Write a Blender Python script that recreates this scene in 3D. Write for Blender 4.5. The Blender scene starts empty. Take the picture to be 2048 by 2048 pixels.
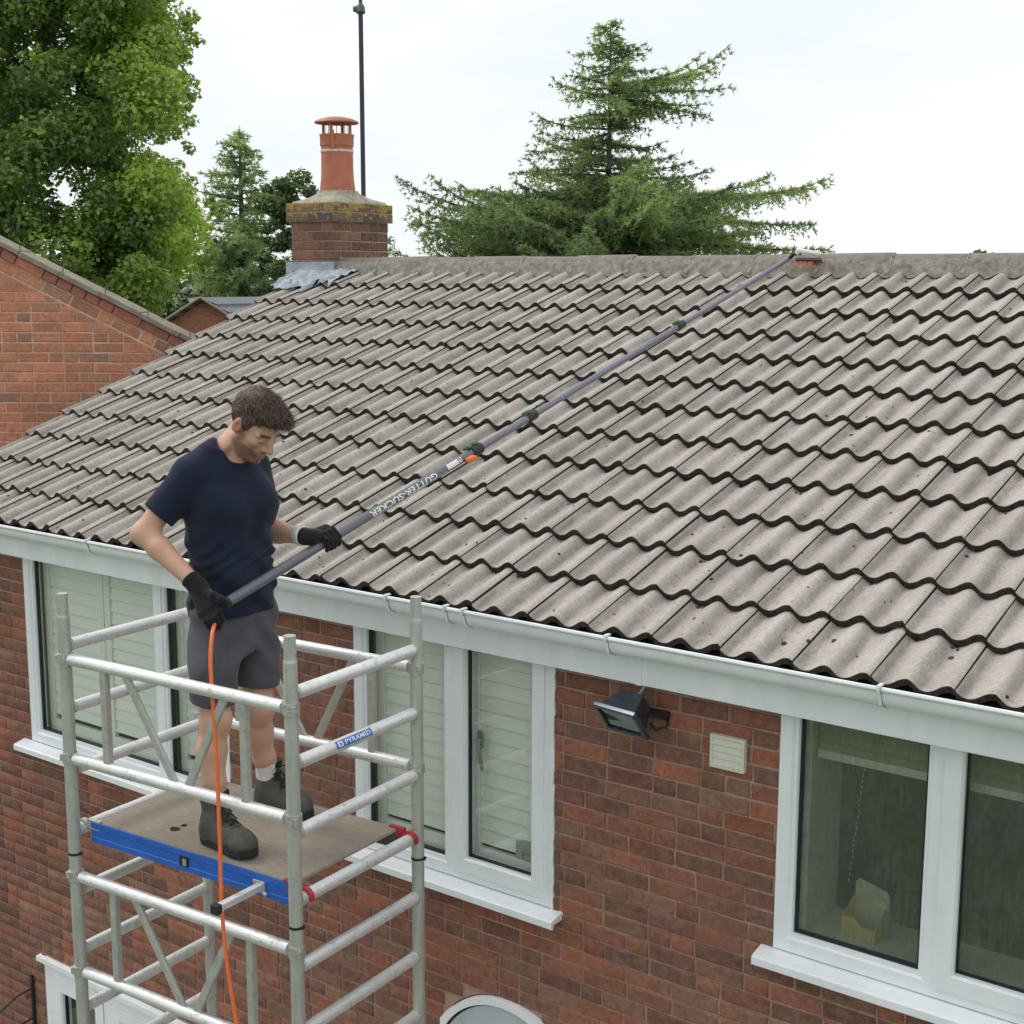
import bpy, bmesh, math, random
import numpy as np
from mathutils import Matrix, Vector
R = math.radians
random.seed(7); rng = np.random.default_rng(11)
scene = bpy.context.scene
col = scene.collection

# ------------------------------------------------------------------ camera
# world: X along the eaves (to the right), Y into the house, Z up; the nose of the eaves course is z = 0
YAW, PITCH, ROLL = R(37.07), R(9.495), R(.187)
CAM = np.array([6.9975, -4.5784, 1.3659])
FPX = 2818.0                     # focal length in pixels of a 2048 px wide picture
fwd = np.array([-math.sin(YAW)*math.cos(PITCH), math.cos(YAW)*math.cos(PITCH), -math.sin(PITCH)])
rgt = np.array([math.cos(YAW), math.sin(YAW), 0.])
upv = np.cross(rgt, fwd)
_c, _s = math.cos(ROLL), math.sin(ROLL)
rgt, upv = _c*rgt+_s*upv, -_s*rgt+_c*upv
cam = bpy.data.cameras.new('camera'); cam.lens = 36*FPX/2048; cam.sensor_width = 36; cam.clip_start = .05; cam.clip_end = 3000
camo = bpy.data.objects.new('camera', cam); col.objects.link(camo)
camo.matrix_world = Matrix(((rgt[0], upv[0], -fwd[0], CAM[0]), (rgt[1], upv[1], -fwd[1], CAM[1]), (rgt[2], upv[2], -fwd[2], CAM[2]), (0, 0, 0, 1)))
scene.camera = camo

# ------------------------------------------------------------------ overcast sky, weak veiled sun
SUN_EL, SUN_AZ = R(50), R(262)   # azimuth measured from +Y towards +X
world = bpy.data.worlds.new('World'); scene.world = world; world.use_nodes = True
nt = world.node_tree; nt.nodes.clear()
out = nt.nodes.new('ShaderNodeOutputWorld'); bg = nt.nodes.new('ShaderNodeBackground')
sky = nt.nodes.new('ShaderNodeTexSky'); sky.sky_type = 'NISHITA'; sky.sun_disc = False
sky.sun_elevation = SUN_EL; sky.sun_rotation = SUN_AZ; sky.air_density = 1.0; sky.dust_density = 2.0
tc = nt.nodes.new('ShaderNodeTexCoord'); mp = nt.nodes.new('ShaderNodeMapping'); mp.inputs['Scale'].default_value = (1, 1, 3.2)
nz = nt.nodes.new('ShaderNodeTexNoise'); nz.inputs['Scale'].default_value = 2.6; nz.inputs['Detail'].default_value = 5; nz.inputs['Roughness'].default_value = .55
rp = nt.nodes.new('ShaderNodeValToRGB')
rp.color_ramp.elements[0].position = .30; rp.color_ramp.elements[0].color = (8.9, 9.6, 10.1, 1)
rp.color_ramp.elements[1].position = .66; rp.color_ramp.elements[1].color = (11.0, 11.1, 11.2, 1)
mx = nt.nodes.new('ShaderNodeMixRGB'); mx.inputs['Fac'].default_value = .94   # a closed cloud deck over the blue sky
L = nt.links.new
L(tc.outputs['Generated'], mp.inputs['Vector']); L(mp.outputs['Vector'], nz.inputs['Vector']); L(nz.outputs['Fac'], rp.inputs['Fac'])
L(sky.outputs['Color'], mx.inputs['Color1']); L(rp.outputs['Color'], mx.inputs['Color2'])
L(mx.outputs['Color'], bg.inputs['Color']); bg.inputs['Strength'].default_value = .10
L(bg.outputs['Background'], out.inputs['Surface'])
sun = bpy.data.lights.new('sun', 'SUN'); sun.energy = 1.5; sun.angle = R(18); sun.color = (1, .965, .91)
suno = bpy.data.objects.new('sun', sun); col.objects.link(suno)
_d = Vector((math.sin(SUN_AZ)*math.cos(SUN_EL), math.cos(SUN_AZ)*math.cos(SUN_EL), math.sin(SUN_EL)))
suno.rotation_euler = _d.to_track_quat('Z', 'Y').to_euler(); suno.location = (0, -10, 20)
vs = scene.view_settings
vs.view_transform = 'Standard'; vs.look = 'None'; vs.gamma = 1; vs.use_curve_mapping = False; vs.exposure = 0.0
scene.render.engine = 'CYCLES'

# ------------------------------------------------------------------ helpers
def ray(x, y): return fwd+(x-1024)/FPX*rgt-(y-1024)/FPX*upv
def at(x, y, d): return CAM+ray(x, y)*d          # the point d metres deep behind a picture position (used to read sizes off the photograph)
def px(p):
    d = np.asarray(p, float)-CAM; z = d@fwd
    return 1024+FPX*(d@rgt)/z, 1024-FPX*(d@upv)/z, z

def put(o, parent=None):
    col.objects.link(o)
    if parent is not None:
        o.parent = parent; o.matrix_parent_inverse = parent.matrix_basis.inverted()
    return o
def thing(name, label, cat, loc=(0, 0, 0), group=None):
    o = bpy.data.objects.new(name, None); o.location = loc; o.empty_display_size = .1; col.objects.link(o)
    o['label'] = label; o['category'] = cat
    if group: o['group'] = group
    o.matrix_basis = Matrix.Translation(Vector(loc))
    return o
def tag(o, label, cat, group=None):
    o['label'] = label; o['category'] = cat
    if group: o['group'] = group
    return o

class MB:
    def __init__(s): s.v = []; s.f = []; s.m = []
    def add(s, v, f, m=0):
        n = len(s.v); s.v += [tuple(p) for p in v]; s.f += [tuple(i+n for i in q) for q in f]; s.m += [m]*len(f); return s
    def box(s, lo, hi, m=0, M=None):
        x0, y0, z0 = lo; x1, y1, z1 = hi
        v = [(x0,y0,z0),(x1,y0,z0),(x1,y1,z0),(x0,y1,z0),(x0,y0,z1),(x1,y0,z1),(x1,y1,z1),(x0,y1,z1)]
        if M is not None: v = [tuple(M @ Vector(p)) for p in v]
        return s.add(v, [(0,3,2,1),(4,5,6,7),(0,1,5,4),(1,2,6,5),(2,3,7,6),(3,0,4,7)], m)
    def tube(s, pts, r, n=12, m=0, caps=True, squash=None):
        pts = [np.asarray(p, float) for p in pts]; K = len(pts)
        rs = r if hasattr(r, '__len__') else [r]*K
        t = [pts[min(i+1, K-1)]-pts[max(i-1, 0)] for i in range(K)]; t = [a/(np.linalg.norm(a)+1e-12) for a in t]
        a = np.cross(t[0], (0, 0, 1.)); 
        if np.linalg.norm(a) < 1e-3: a = np.cross(t[0], (1., 0, 0))
        a /= np.linalg.norm(a); v = []
        for i in range(K):
            a = a-t[i]*(a@t[i]); a /= np.linalg.norm(a); b = np.cross(t[i], a)
            for k in range(n):
                w = 2*math.pi*k/n; v.append(pts[i]+rs[i]*(math.cos(w)*a+math.sin(w)*b))
        f = [(i*n+k, i*n+(k+1) % n, (i+1)*n+(k+1) % n, (i+1)*n+k) for i in range(K-1) for k in range(n)]
        if caps: f += [tuple(range(n-1, -1, -1)), tuple(range((K-1)*n, K*n))]
        return s.add(v, f, m)
    def lathe(s, prof, c=(0, 0, 0), n=32, m=0, cap0=True, cap1=True):
        v = [(c[0]+r*math.cos(2*math.pi*k/n), c[1]+r*math.sin(2*math.pi*k/n), c[2]+z) for r, z in prof for k in range(n)]
        K = len(prof)
        f = [(i*n+k, i*n+(k+1) % n, (i+1)*n+(k+1) % n, (i+1)*n+k) for i in range(K-1) for k in range(n)]
        if cap0: f.append(tuple(range(n-1, -1, -1)))
        if cap1: f.append(tuple(range((K-1)*n, K*n)))
        return s.add(v, f, m)
    def prism(s, poly, M, h, m=0):      # polygon in local xy extruded along local z by h
        n = len(poly); v = [tuple(M @ Vector((x, y, 0))) for x, y in poly]+[tuple(M @ Vector((x, y, h))) for x, y in poly]
        f = [tuple(range(n-1, -1, -1)), tuple(range(n, 2*n))]+[(i, (i+1) % n, n+(i+1) % n, n+i) for i in range(n)]
        return s.add(v, f, m)
    def mesh(s, name, mats, smooth=None):
        me = bpy.data.meshes.new(name); me.from_pydata(s.v, [], s.f)
        for a in (mats if isinstance(mats, (list, tuple)) else [mats]): me.materials.append(a)
        if any(s.m): me.polygons.foreach_set('material_index', s.m)
        if smooth is not None:
            me.polygons.foreach_set('use_smooth', [True]*len(s.f)); me.set_sharp_from_angle(angle=R(smooth))
        me.update(); return me
    def build(s, name, mats, parent=None, smooth=None, bevel=0):
        o = bpy.data.objects.new(name, s.mesh(name, mats, smooth)); put(o, parent)
        if bevel:
            b = o.modifiers.new('bevel', 'BEVEL'); b.width = bevel; b.segments = 2; b.limit_method = 'ANGLE'; b.angle_limit = R(40)
        return o
def np_mesh(name, V, F, mats, smooth=False, attr=None):
    """V (n,3), F (m,3 or 4) numpy arrays"""
    V = np.ascontiguousarray(V, np.float32); F = np.ascontiguousarray(F, np.int32); m, k = F.shape
    me = bpy.data.meshes.new(name)
    me.vertices.add(len(V)); me.vertices.foreach_set('co', V.ravel())
    me.loops.add(m*k); me.loops.foreach_set('vertex_index', F.ravel())
    me.polygons.add(m); me.polygons.foreach_set('loop_start', np.arange(0, m*k, k, dtype=np.int32))
    for a in (mats if isinstance(mats, (list, tuple)) else [mats]): me.materials.append(a)
    if attr:
        for an, (dom, arr) in attr.items():
            arr = np.asarray(arr, np.float32)
            if arr.ndim == 1: a = me.attributes.new(an, 'FLOAT', dom); a.data.foreach_set('value', arr)
            else: a = me.attributes.new(an, 'FLOAT_COLOR', dom); a.data.foreach_set('color', np.ascontiguousarray(arr).ravel())
    me.update(calc_edges=True)
    if smooth: me.polygons.foreach_set('use_smooth', [True]*m)
    me.validate()
    return me

# ------------------------------------------------------------------ materials
class NT:
    def __init__(s, name):
        s.mat = bpy.data.materials.new(name); s.mat.use_nodes = True; s.t = s.mat.node_tree; s.t.nodes.clear()
        s.out = s.n('OutputMaterial'); s.b = s.n('BsdfPrincipled'); s.l(s.b.outputs[0], s.out.inputs['Surface'])
    def n(s, k, **kw):
        a = s.t.nodes.new('ShaderNode'+k)
        for q, w in kw.items(): setattr(a, q, w)
        return a
    def l(s, a, b): s.t.links.new(a, b)
    def pos(s):
        if not hasattr(s, '_p'): s._p = s.n('NewGeometry').outputs['Position']
        return s._p
    def noise(s, scale, detail=3, rough=.5, vec=None, stretch=None):
        a = s.n('TexNoise'); a.inputs['Scale'].default_value = scale; a.inputs['Detail'].default_value = detail; a.inputs['Roughness'].default_value = rough
        v = vec or s.pos()
        if stretch:
            m = s.n('Mapping'); m.inputs['Scale'].default_value = stretch; s.l(v, m.inputs['Vector']); v = m.outputs[0]
        s.l(v, a.inputs['Vector']); return a.outputs['Fac']
    def ramp(s, fac, p0, p1, c0=(0, 0, 0, 1), c1=(1, 1, 1, 1)):
        a = s.n('ValToRGB'); e = a.color_ramp.elements
        e[0].position, e[1].position = p0, p1; e[0].color, e[1].color = c0, c1
        s.l(fac, a.inputs['Fac']); return a.outputs['Color']
    def mix(s, fac, a, b, mode='MIX'):
        m = s.n('MixRGB', blend_type=mode)
        for sock, v in ((m.inputs['Fac'], fac), (m.inputs['Color1'], a), (m.inputs['Color2'], b)):
            if hasattr(v, 'links') or hasattr(v, 'is_linked'): s.l(v, sock)
            else: sock.default_value = v if not isinstance(v, tuple) or len(v) == 4 else (*v, 1)
        return m.outputs[0]
    def math(s, op, a, b=0.):
        m = s.n('Math', operation=op)
        for sock, v in ((m.inputs[0], a), (m.inputs[1], b)):
            if hasattr(v, 'is_linked'): s.l(v, sock)
            else: sock.default_value = v
        return m.outputs[0]
    def bump(s, h, strength=.3, dist=.01):
        b = s.n('Bump'); b.inputs['Strength'].default_value = strength; b.inputs['Distance'].default_value = dist
        s.l(h, b.inputs['Height']); s.l(b.outputs[0], s.b.inputs['Normal']); return s
    def set(s, **kw):
        for q, v in kw.items():
            i = s.b.inputs[q.replace('_', ' ')]
            if hasattr(v, 'is_linked'): s.l(v, i)
            else: i.default_value = v if not isinstance(v, tuple) or len(v) == len(i.default_value) else (*v, 1)
        return s
def c4(c, k=1.): return (c[0]*k, c[1]*k, c[2]*k, 1)
def plain(name, c, rough=.5, metal=0., var=.12, scale=30, bump=0., bdist=.004, spec=.5, stretch=None, grime=0., gscale=8, gcol=(.12, .10, .08)):
    t = NT(name)
    f = t.noise(scale, 4, .6, stretch=stretch)
    cc = t.mix(t.ramp(f, .3, .7), c4(c, 1-var), c4(c, 1+var))
    if grime:
        g = t.ramp(t.noise(gscale, 6, .7), .52, .72)
        cc = t.mix(t.math('MULTIPLY', g, grime), cc, c4(gcol))
    t.set(Base_Color=cc, Roughness=rough, Metallic=metal, Specular_IOR_Level=spec)
    if bump: t.bump(f, bump, bdist)
    return t.mat
# ================================================================== materials of the place
def brick_mat(name, src, mort=False):
    t = NT(name)
    if src == 'obj': base = t.n('ObjectInfo').outputs['Color']
    else: base = t.n('Attribute', attribute_name='tone').outputs['Color']
    n1 = t.noise(38, 5, .65); n2 = t.noise(9, 4, .6); n3 = t.noise(160, 3, .6)
    c = t.mix(t.ramp(n1, .32, .72), t.mix(.42, base, (.05, .034, .03)), t.mix(.22, base, (.46, .27, .19)))
    c = t.mix(t.math('MULTIPLY', t.ramp(t.noise(17, 5, .7), .50, .70), .55), c, (.29, .185, .14))
    c = t.mix(t.math('MULTIPLY', t.ramp(n2, .52, .72), .28), c, (.10, .075, .062))
    c = t.mix(t.math('MULTIPLY', t.ramp(t.noise(1.1, 4, .65, stretch=(1, 1, .5)), .50, .72), .35), c, t.mix(1., c, (.52, .50, .50), 'MULTIPLY'))      # lime bloom and weathering
    c = t.mix(t.math('MULTIPLY', t.ramp(t.noise(70, 2, .5), .64, .72), .45), c, (.05, .04, .038))
    t.set(Base_Color=c, Roughness=.92, Specular_IOR_Level=.25)
    t.bump(t.math('ADD', n1, t.math('MULTIPLY', n3, .6)), .55, .006)
    return t.mat
M_BRICK = brick_mat('weathered_brick', 'obj'); M_BRICK_A = brick_mat('weathered_brick_field', 'attr')
def mortar_mat(name, c):
    t = NT(name); n1 = t.noise(60, 5, .7); n2 = t.noise(5, 3, .6)
    cc = t.mix(t.ramp(n1, .3, .75), c4(c, .66), c4(c, 1.12)); cc = t.mix(t.math('MULTIPLY', t.ramp(n2, .40, .66), .62), cc, c4((c[0]*.5, c[1]*.46, c[2]*.44)))
    t.set(Base_Color=cc, Roughness=.95, Specular_IOR_Level=.2); t.bump(n1, .6, .008); return t.mat
M_MORTAR = mortar_mat('brown_mortar', (.47, .315, .245)); M_MORTAR2 = mortar_mat('pale_mortar', (.80, .56, .40))

def tile_mat(name, attr=False):
    t = NT(name)
    rnd = t.n('NewGeometry').outputs['Random Per Island'] if attr else t.n('ObjectInfo').outputs['Random']
    n1 = t.noise(4.5, 5, .6); n2 = t.noise(55, 4, .65); n3 = t.noise(240, 3, .6)
    c = t.mix(t.ramp(n1, .3, .7), (.472, .424, .378), (.575, .527, .475))
    c = t.mix(t.math('MULTIPLY', rnd, .45), c, t.mix(.5, c, (.545, .505, .465)))
    hv = t.n('HueSaturation'); t.l(t.math('ADD', t.math('MULTIPLY', rnd, .16), .90), hv.inputs['Value']); t.l(c, hv.inputs['Color']); c = hv.outputs[0]
    c = t.mix(t.ramp(n2, .35, .68), t.mix(.26, c, (.10, .088, .07)), c)                       # fine pores and soot
    c = t.mix(t.math('MULTIPLY', t.ramp(t.noise(13, 6, .72, stretch=(1, .45, .45)), .58, .74), .34), c, (.16, .145, .125))   # dark streaky grime
    vo = t.n('TexVoronoi'); vo.inputs['Scale'].default_value = 19; vo.inputs['Randomness'].default_value = 1; t.l(t.pos(), vo.inputs['Vector'])
    rare = t.ramp(t.noise(2.6, 3, .6), .47, .58)
    spots = t.math('MULTIPLY', t.ramp(vo.outputs['Distance'], .07, .13, (1, 1, 1, 1), (0, 0, 0, 1)), rare)
    c = t.mix(t.math('MULTIPLY', spots, .92), c, (.030, .025, .020))                           # moss pellets
    c = t.mix(t.math('MULTIPLY', t.ramp(t.noise(150, 2, .5), .60, .68), t.math('MULTIPLY', t.ramp(t.noise(6, 4, .6), .38, .62), .75)), c, (.11, .095, .075))   # peppering of soot and lichen
    vo2 = t.n('TexVoronoi'); vo2.inputs['Scale'].default_value = 7; t.l(t.pos(), vo2.inputs['Vector'])
    lich = t.math('MULTIPLY', t.ramp(vo2.outputs['Distance'], .07, .12, (1, 1, 1, 1), (0, 0, 0, 1)), t.ramp(t.noise(31, 3, .6), .5, .58))
    c = t.mix(t.math('MULTIPLY', lich, .5), c, (.52, .51, .47))
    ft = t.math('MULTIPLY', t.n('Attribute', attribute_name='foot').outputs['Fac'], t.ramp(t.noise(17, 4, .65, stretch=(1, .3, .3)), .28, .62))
    c = t.mix(t.math('MULTIPLY', ft, .62), c, (.12, .106, .09))                                 # painted shade beside the rolls, plus dirt washed into the channels
    t.set(Base_Color=c, Roughness=.9, Specular_IOR_Level=.3)
    t.bump(t.math('ADD', n2, t.math('MULTIPLY', n3, .7)), .5, .004); return t.mat
M_TILE = tile_mat('weathered_concrete_tile'); M_TILE_A = tile_mat('weathered_concrete_tile_field', True)
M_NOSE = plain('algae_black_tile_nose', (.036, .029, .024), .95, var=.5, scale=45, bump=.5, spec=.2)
M_RIDGE = plain('ridge_concrete', (.225, .203, .172), .92, var=.22, scale=16, bump=.5, grime=.55, gscale=11, gcol=(.11, .10, .08))
M_BED = plain('ridge_bedding_mortar', (.27, .25, .21), .95, var=.35, scale=24, bump=.8, bdist=.02, grime=.5, gscale=20)
M_PVC = plain('white_upvc', (.86, .895, .925), .30, var=.05, scale=5, stretch=(1.5, 1, .5), grime=.10, gscale=9, gcol=(.45, .45, .41))
M_PVC_D = plain('white_upvc_dull', (.85, .885, .91), .40, var=.06, scale=4, stretch=(2, 1, .4), grime=.10, gscale=7, gcol=(.5, .5, .46))
M_GASKET = plain('black_gasket', (.012, .014, .016), .5, var=.1)
M_SHUT = plain('white_shutter', (.84, .85, .80), .45, var=.02)
M_DARK = plain('dark_void', (.02, .019, .018), .95, var=.2)
M_LEAD = plain('lead_flashing', (.36, .40, .45), .62, metal=.08, var=.25, scale=14, bump=.6, bdist=.02)
M_TERRA = plain('terracotta', (.47, .165, .095), .75, var=.12, scale=14, bump=.15, grime=.12, gscale=9, gcol=(.25, .15, .11))
M_CREAM = plain('cream_plastic', (.66, .66, .56), .5, var=.03)
M_IRON = plain('black_iron', (.018, .018, .02), .5, var=.2)

def glass_mat(name, tint, rough=.0, refl=1., ripple=0., vis=1.0):
    t = NT(name); t.t.nodes.remove(t.b)
    tr = t.n('BsdfTransparent'); tr.inputs['Color'].default_value = (*tint, 1)
    gl = t.n('BsdfGlossy'); gl.inputs['Roughness'].default_value = rough; gl.inputs['Color'].default_value = (.95, 1, .97, 1)
    fr = t.n('LayerWeight'); fr.inputs['Blend'].default_value = .5
    fac = t.math('MINIMUM', t.math('ADD', t.math('MULTIPLY', t.math('POWER', fr.outputs['Facing'], 4.), .8*refl), .05), 1.)
    ms = t.n('MixShader'); t.l(fac, ms.inputs[0]); t.l(tr.outputs[0], ms.inputs[1]); t.l(gl.outputs[0], ms.inputs[2]); t.l(ms.outputs[0], t.out.inputs['Surface'])
    if ripple:
        b = t.n('Bump'); b.inputs['Strength'].default_value = ripple; b.inputs['Distance'].default_value = .02
        h = t.noise(34, 3, .6, stretch=(1, 1, .4)); t.l(h, b.inputs['Height']); t.l(b.outputs[0], gl.inputs['Normal']); t.l(b.outputs[0], fr.inputs['Normal'])
    return t.mat
M_GLASS = glass_mat('window_glass', (.975, .988, .978))
M_GLASS_O = glass_mat('rippled_window_glass', (.965, .975, .94), rough=.08, refl=2.2, ripple=.45)
def mottle(m):          # obscured pane: a patchy milky texture pressed into the glass
    t = NT.__new__(NT); t.mat = m; t.t = m.node_tree; t.out = next(n for n in t.t.nodes if n.type == 'OUTPUT_MATERIAL'); src = t.out.inputs['Surface'].links[0].from_socket
    df = t.n('BsdfDiffuse'); t.l(t.ramp(t.noise(2.2, 3, .6), .35, .65, (.20, .225, .15, 1), (.16, .19, .20, 1)), df.inputs['Color'])
    f1 = t.ramp(t.noise(46, 4, .65, stretch=(1, 1, .35)), .36, .70); f2 = t.ramp(t.noise(7, 4, .6, stretch=(1, 1, .6)), .30, .70)
    ms = t.n('MixShader'); t.l(t.math('ADD', t.math('MULTIPLY', t.math('MULTIPLY', f1, f2), .34), .14), ms.inputs[0]); t.l(src, ms.inputs[1]); t.l(df.outputs[0], ms.inputs[2]); t.l(ms.outputs[0], t.out.inputs['Surface'])
mottle(M_GLASS_O)

# ================================================================== ground
GZ = -5.0
t = NT('lawn'); g1 = t.noise(.35, 4, .6); g2 = t.noise(9, 5, .65)
t.set(Base_Color=t.mix(t.ramp(g2, .3, .7), t.mix(t.ramp(g1, .4, .62), (.045, .085, .022), (.075, .10, .035)), (.09, .13, .04)), Roughness=.95)
M_LAWN = t.mat
g = MB().add([(-900, -900, GZ), (900, -900, GZ), (900, 900, GZ), (-900, 900, GZ)], [(0, 1, 2, 3)]).build('ground', M_LAWN); g['kind'] = 'structure'
M_PAV = plain('patio_slabs', (.30, .28, .25), .9, var=.25, scale=5, bump=.3)
g = MB().add([(-3, -2.6, GZ+.004), (9, -2.6, GZ+.004), (9, .2, GZ+.004), (-3, .2, GZ+.004)], [(0, 1, 2, 3)]).build('patio', M_PAV); g['kind'] = 'structure'

# ================================================================== the house
AL = R(22.18); CA, SA = math.cos(AL), math.sin(AL)
GAUGE, PITCHW, NCOURSE = .318, .15, 12
X0, X1 = -1.18, 7.6                       # roof verges
YW, RIDGE_Y, RIDGE_TOP = .20, 3.62, 1.508
house = thing('house', 'red brick house with grey double-roman tiled roof, white gutter and white windows', 'house', (3, 2, GZ))

# openings in the front wall: x0, x1, z0, z1
W1 = (-.238, 1.53, -1.405, -.16); W2 = (2.440, 3.617, -1.385, -.16); W3 = (4.688, 7.30, -1.240, -.16)
DOOR = (-.238, 1.62, GZ, -2.835); ARCH = (2.99, 3.76, GZ+.9, -1.90)
OPEN = [W1, W2, W3, DOOR]
def arch_top(x):       # underside of the arched head, circular segment
    a0, a1 = ARCH[0], ARCH[1]; c = (a0+a1)/2; h = (a1-a0)/2; rise = .20
    rr = (h*h+rise*rise)/(2*rise)
    d = rr*rr-(x-c)**2
    return ARCH[3]-rise+(math.sqrt(max(d, 0))-(rr-rise))
WX0, WX1 = -1.06, 7.5
xs = sorted({WX0, WX1, *[v for o in OPEN for v in o[:2]], ARCH[0], ARCH[1]}); zs = sorted({GZ, -.16, *[v for o in OPEN for v in o[2:]], ARCH[2], ARCH[3]})
mb = MB()
for i in range(len(xs)-1):
    for j in range(len(zs)-1):
        cx, cz = (xs[i]+xs[i+1])/2, (zs[j]+zs[j+1])/2
        if any(o[0] < cx < o[1] and o[2] < cz < o[3] for o in OPEN+[ARCH]): continue
        mb.box((xs[i], YW+.006, zs[j]), (xs[i+1], YW+.30, zs[j+1]))
# spandrels either side of the arched head
n = 12; a0, a1 = ARCH[0], ARCH[1]
for k in range(n):
    xa, xb = a0+(a1-a0)*k/n, a0+(a1-a0)*(k+1)/n; za, zb = arch_top(xa), arch_top(xb)
    mb.add([(xa, YW+.0065, za), (xb, YW+.0065, zb), (xb, YW+.0065, ARCH[3]), (xa, YW+.0065, ARCH[3]), (xa, YW+.1, za), (xb, YW+.1, zb)], [(0, 1, 2, 3), (0, 4, 5, 1)])
wall = mb.build('wall', M_MORTAR, house)
# end and rear walls, ceiling: plain masonry that the picture does not show
mb = MB()
gab = [(YW+.3, GZ), (2*RIDGE_Y-YW-.3, GZ), (2*RIDGE_Y-YW-.3, -.1), (RIDGE_Y, RIDGE_TOP-.25), (YW+.3, -.1)]
for xa in (WX0, WX1-.25): mb.prism(gab, Matrix(((0, 0, 1, xa), (1, 0, 0, 0), (0, 1, 0, 0), (0, 0, 0, 1))), .25)
mb.box((WX0+.25, 2*RIDGE_Y-YW-.3, GZ), (WX1-.25, 2*RIDGE_Y-YW, -.1)); mb.box((WX0+.25, YW+.3, -.14), (WX1-.25, 2*RIDGE_Y-YW-.3, -.1)); mb.box((WX0+.25, YW+.3, -2.75), (WX1-.25, 2*RIDGE_Y-YW-.3, -2.6))
mb.build('masonry_shell', M_MORTAR, house)

TONES = [((.190, .072, .047), 4), ((.150, .060, .042), 4), ((.105, .058, .042), 4), ((.080, .052, .042), 3), ((.125, .078, .055), 3), ((.23, .078, .045), 2), ((.11, .050, .045), 2), ((.16, .105, .070), 1)]
TONES = [((c[0]*.80+.055)*1.86, (c[1]*.80+.020)*1.82, (c[2]*.80+.014)*1.74) for c, k in TONES for _ in range(k)]
def brick_mesh(name, seed, mat, w=.215, h=.0635, d=.055):
    """one brick centred on the origin, face towards -Y, slightly rounded and uneven arrises; 18 faces"""
    r = random.Random(seed); j = lambda a: r.uniform(-a, a)
    e = .0045
    F = [(-w/2+e+j(.001), j(.0006), -h/2+e+j(.001)), (w/2-e+j(.001), j(.0006), -h/2+e+j(.001)), (w/2-e+j(.001), j(.0006), h/2-e+j(.001)), (-w/2+e+j(.001), j(.0006), h/2-e+j(.001))]
    S = [(-w/2+j(.0028), e, -h/2+j(.0024)), (w/2+j(.0028), e, -h/2+j(.0024)), (w/2+j(.0028), e, h/2+j(.0024)), (-w/2+j(.0028), e, h/2+j(.0024))]
    B = [(x, d, z) for x, _, z in S]
    v = F+S+B
    f = [(0, 1, 2, 3)]+[(4+i, 4+(i+1) % 4, (i+1) % 4, i) for i in range(4)]+[(8+i, 8+(i+1) % 4, 4+(i+1) % 4, 4+i) for i in range(4)]
    return MB().add(v, f).mesh(name, mat)
def brick_rows(x0, x1, z0, z1, course, opens, rnd, full=.225, minw=.03):
    rows = []; nrow = int((z1-z0)/course)
    for j in range(nrow):
        zb = z0+j*course; x = x0-full*rnd.choice((.5, 0) if j % 2 else (0, .0)) - (full/2 if j % 2 else 0)+rnd.uniform(-.012, .012)
        while x < x1:
            w = full
            if rnd.random() < .26: w = full/2
            lo, hi = max(x, x0), min(x+w, x1); x += w
            segs = [(lo, hi)]
            for o in opens:
                if o[2] < zb+course-.012 and o[3] > zb+.012:
                    ns = []
                    for a, b in segs:
                        if b <= o[0] or a >= o[1]: ns.append((a, b)); continue
                        if a < o[0]: ns.append((a, o[0]+.008))
                        if b > o[1]: ns.append((o[1]-.008, b))
                    segs = ns
            rows += [(a, b, zb) for a, b in segs if b-a > minw]
    return rows
COURSE = .0735
rb = random.Random(5)
allb = brick_rows(WX0, WX1, GZ, -.16, COURSE, OPEN+[(ARCH[0], ARCH[1], ARCH[2], ARCH[3]-.20)], rb)
def in_arch(a, b, zb):
    if b < ARCH[0] or a > ARCH[1] or zb+COURSE < ARCH[2] or zb > ARCH[3]: return False
    return ARCH[0]-.02 < (a+b)/2 < ARCH[1]+.02 and zb+COURSE*.45 < arch_top(min(max((a+b)/2, ARCH[0]), ARCH[1]))
allb = [q for q in allb if not in_arch(*q)]
def parea(q, y=YW):
    a, b, z = q; x, yy, d = px(((a+b)/2, y, z+COURSE/2))
    if d < .5 or not (-40 < x < 2090 and -20 < yy < 2075): return 0
    return (b-a)/d/d
allb.sort(key=parea, reverse=True)
near, far = allb[:300], allb[300:]
variants = [brick_mesh('brick', s, M_BRICK) for s in range(14)]; headers = [brick_mesh('brick', 50+s, M_BRICK, .1025) for s in range(8)]
for a, b, z in near:
    w = b-a-.010
    if w > .15: me, w0 = rb.choice(variants), .215
    else: me, w0 = rb.choice(headers), .1025
    o = bpy.data.objects.new('brick', me)
    o.matrix_basis = Matrix.Translation(((a+b)/2, YW+rb.uniform(-.0012, .0016), z+COURSE/2)) @ Matrix.Rotation(rb.uniform(-.006, .006), 4, 'Y') @ Matrix.Diagonal((w/w0, 1, 1, 1))
    c = rb.choice(TONES); k = rb.uniform(.82, 1.18); o.color = (c[0]*k, c[1]*k, c[2]*k, 1)
    put(o, wall)
V, F, T = [], [], []
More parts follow.
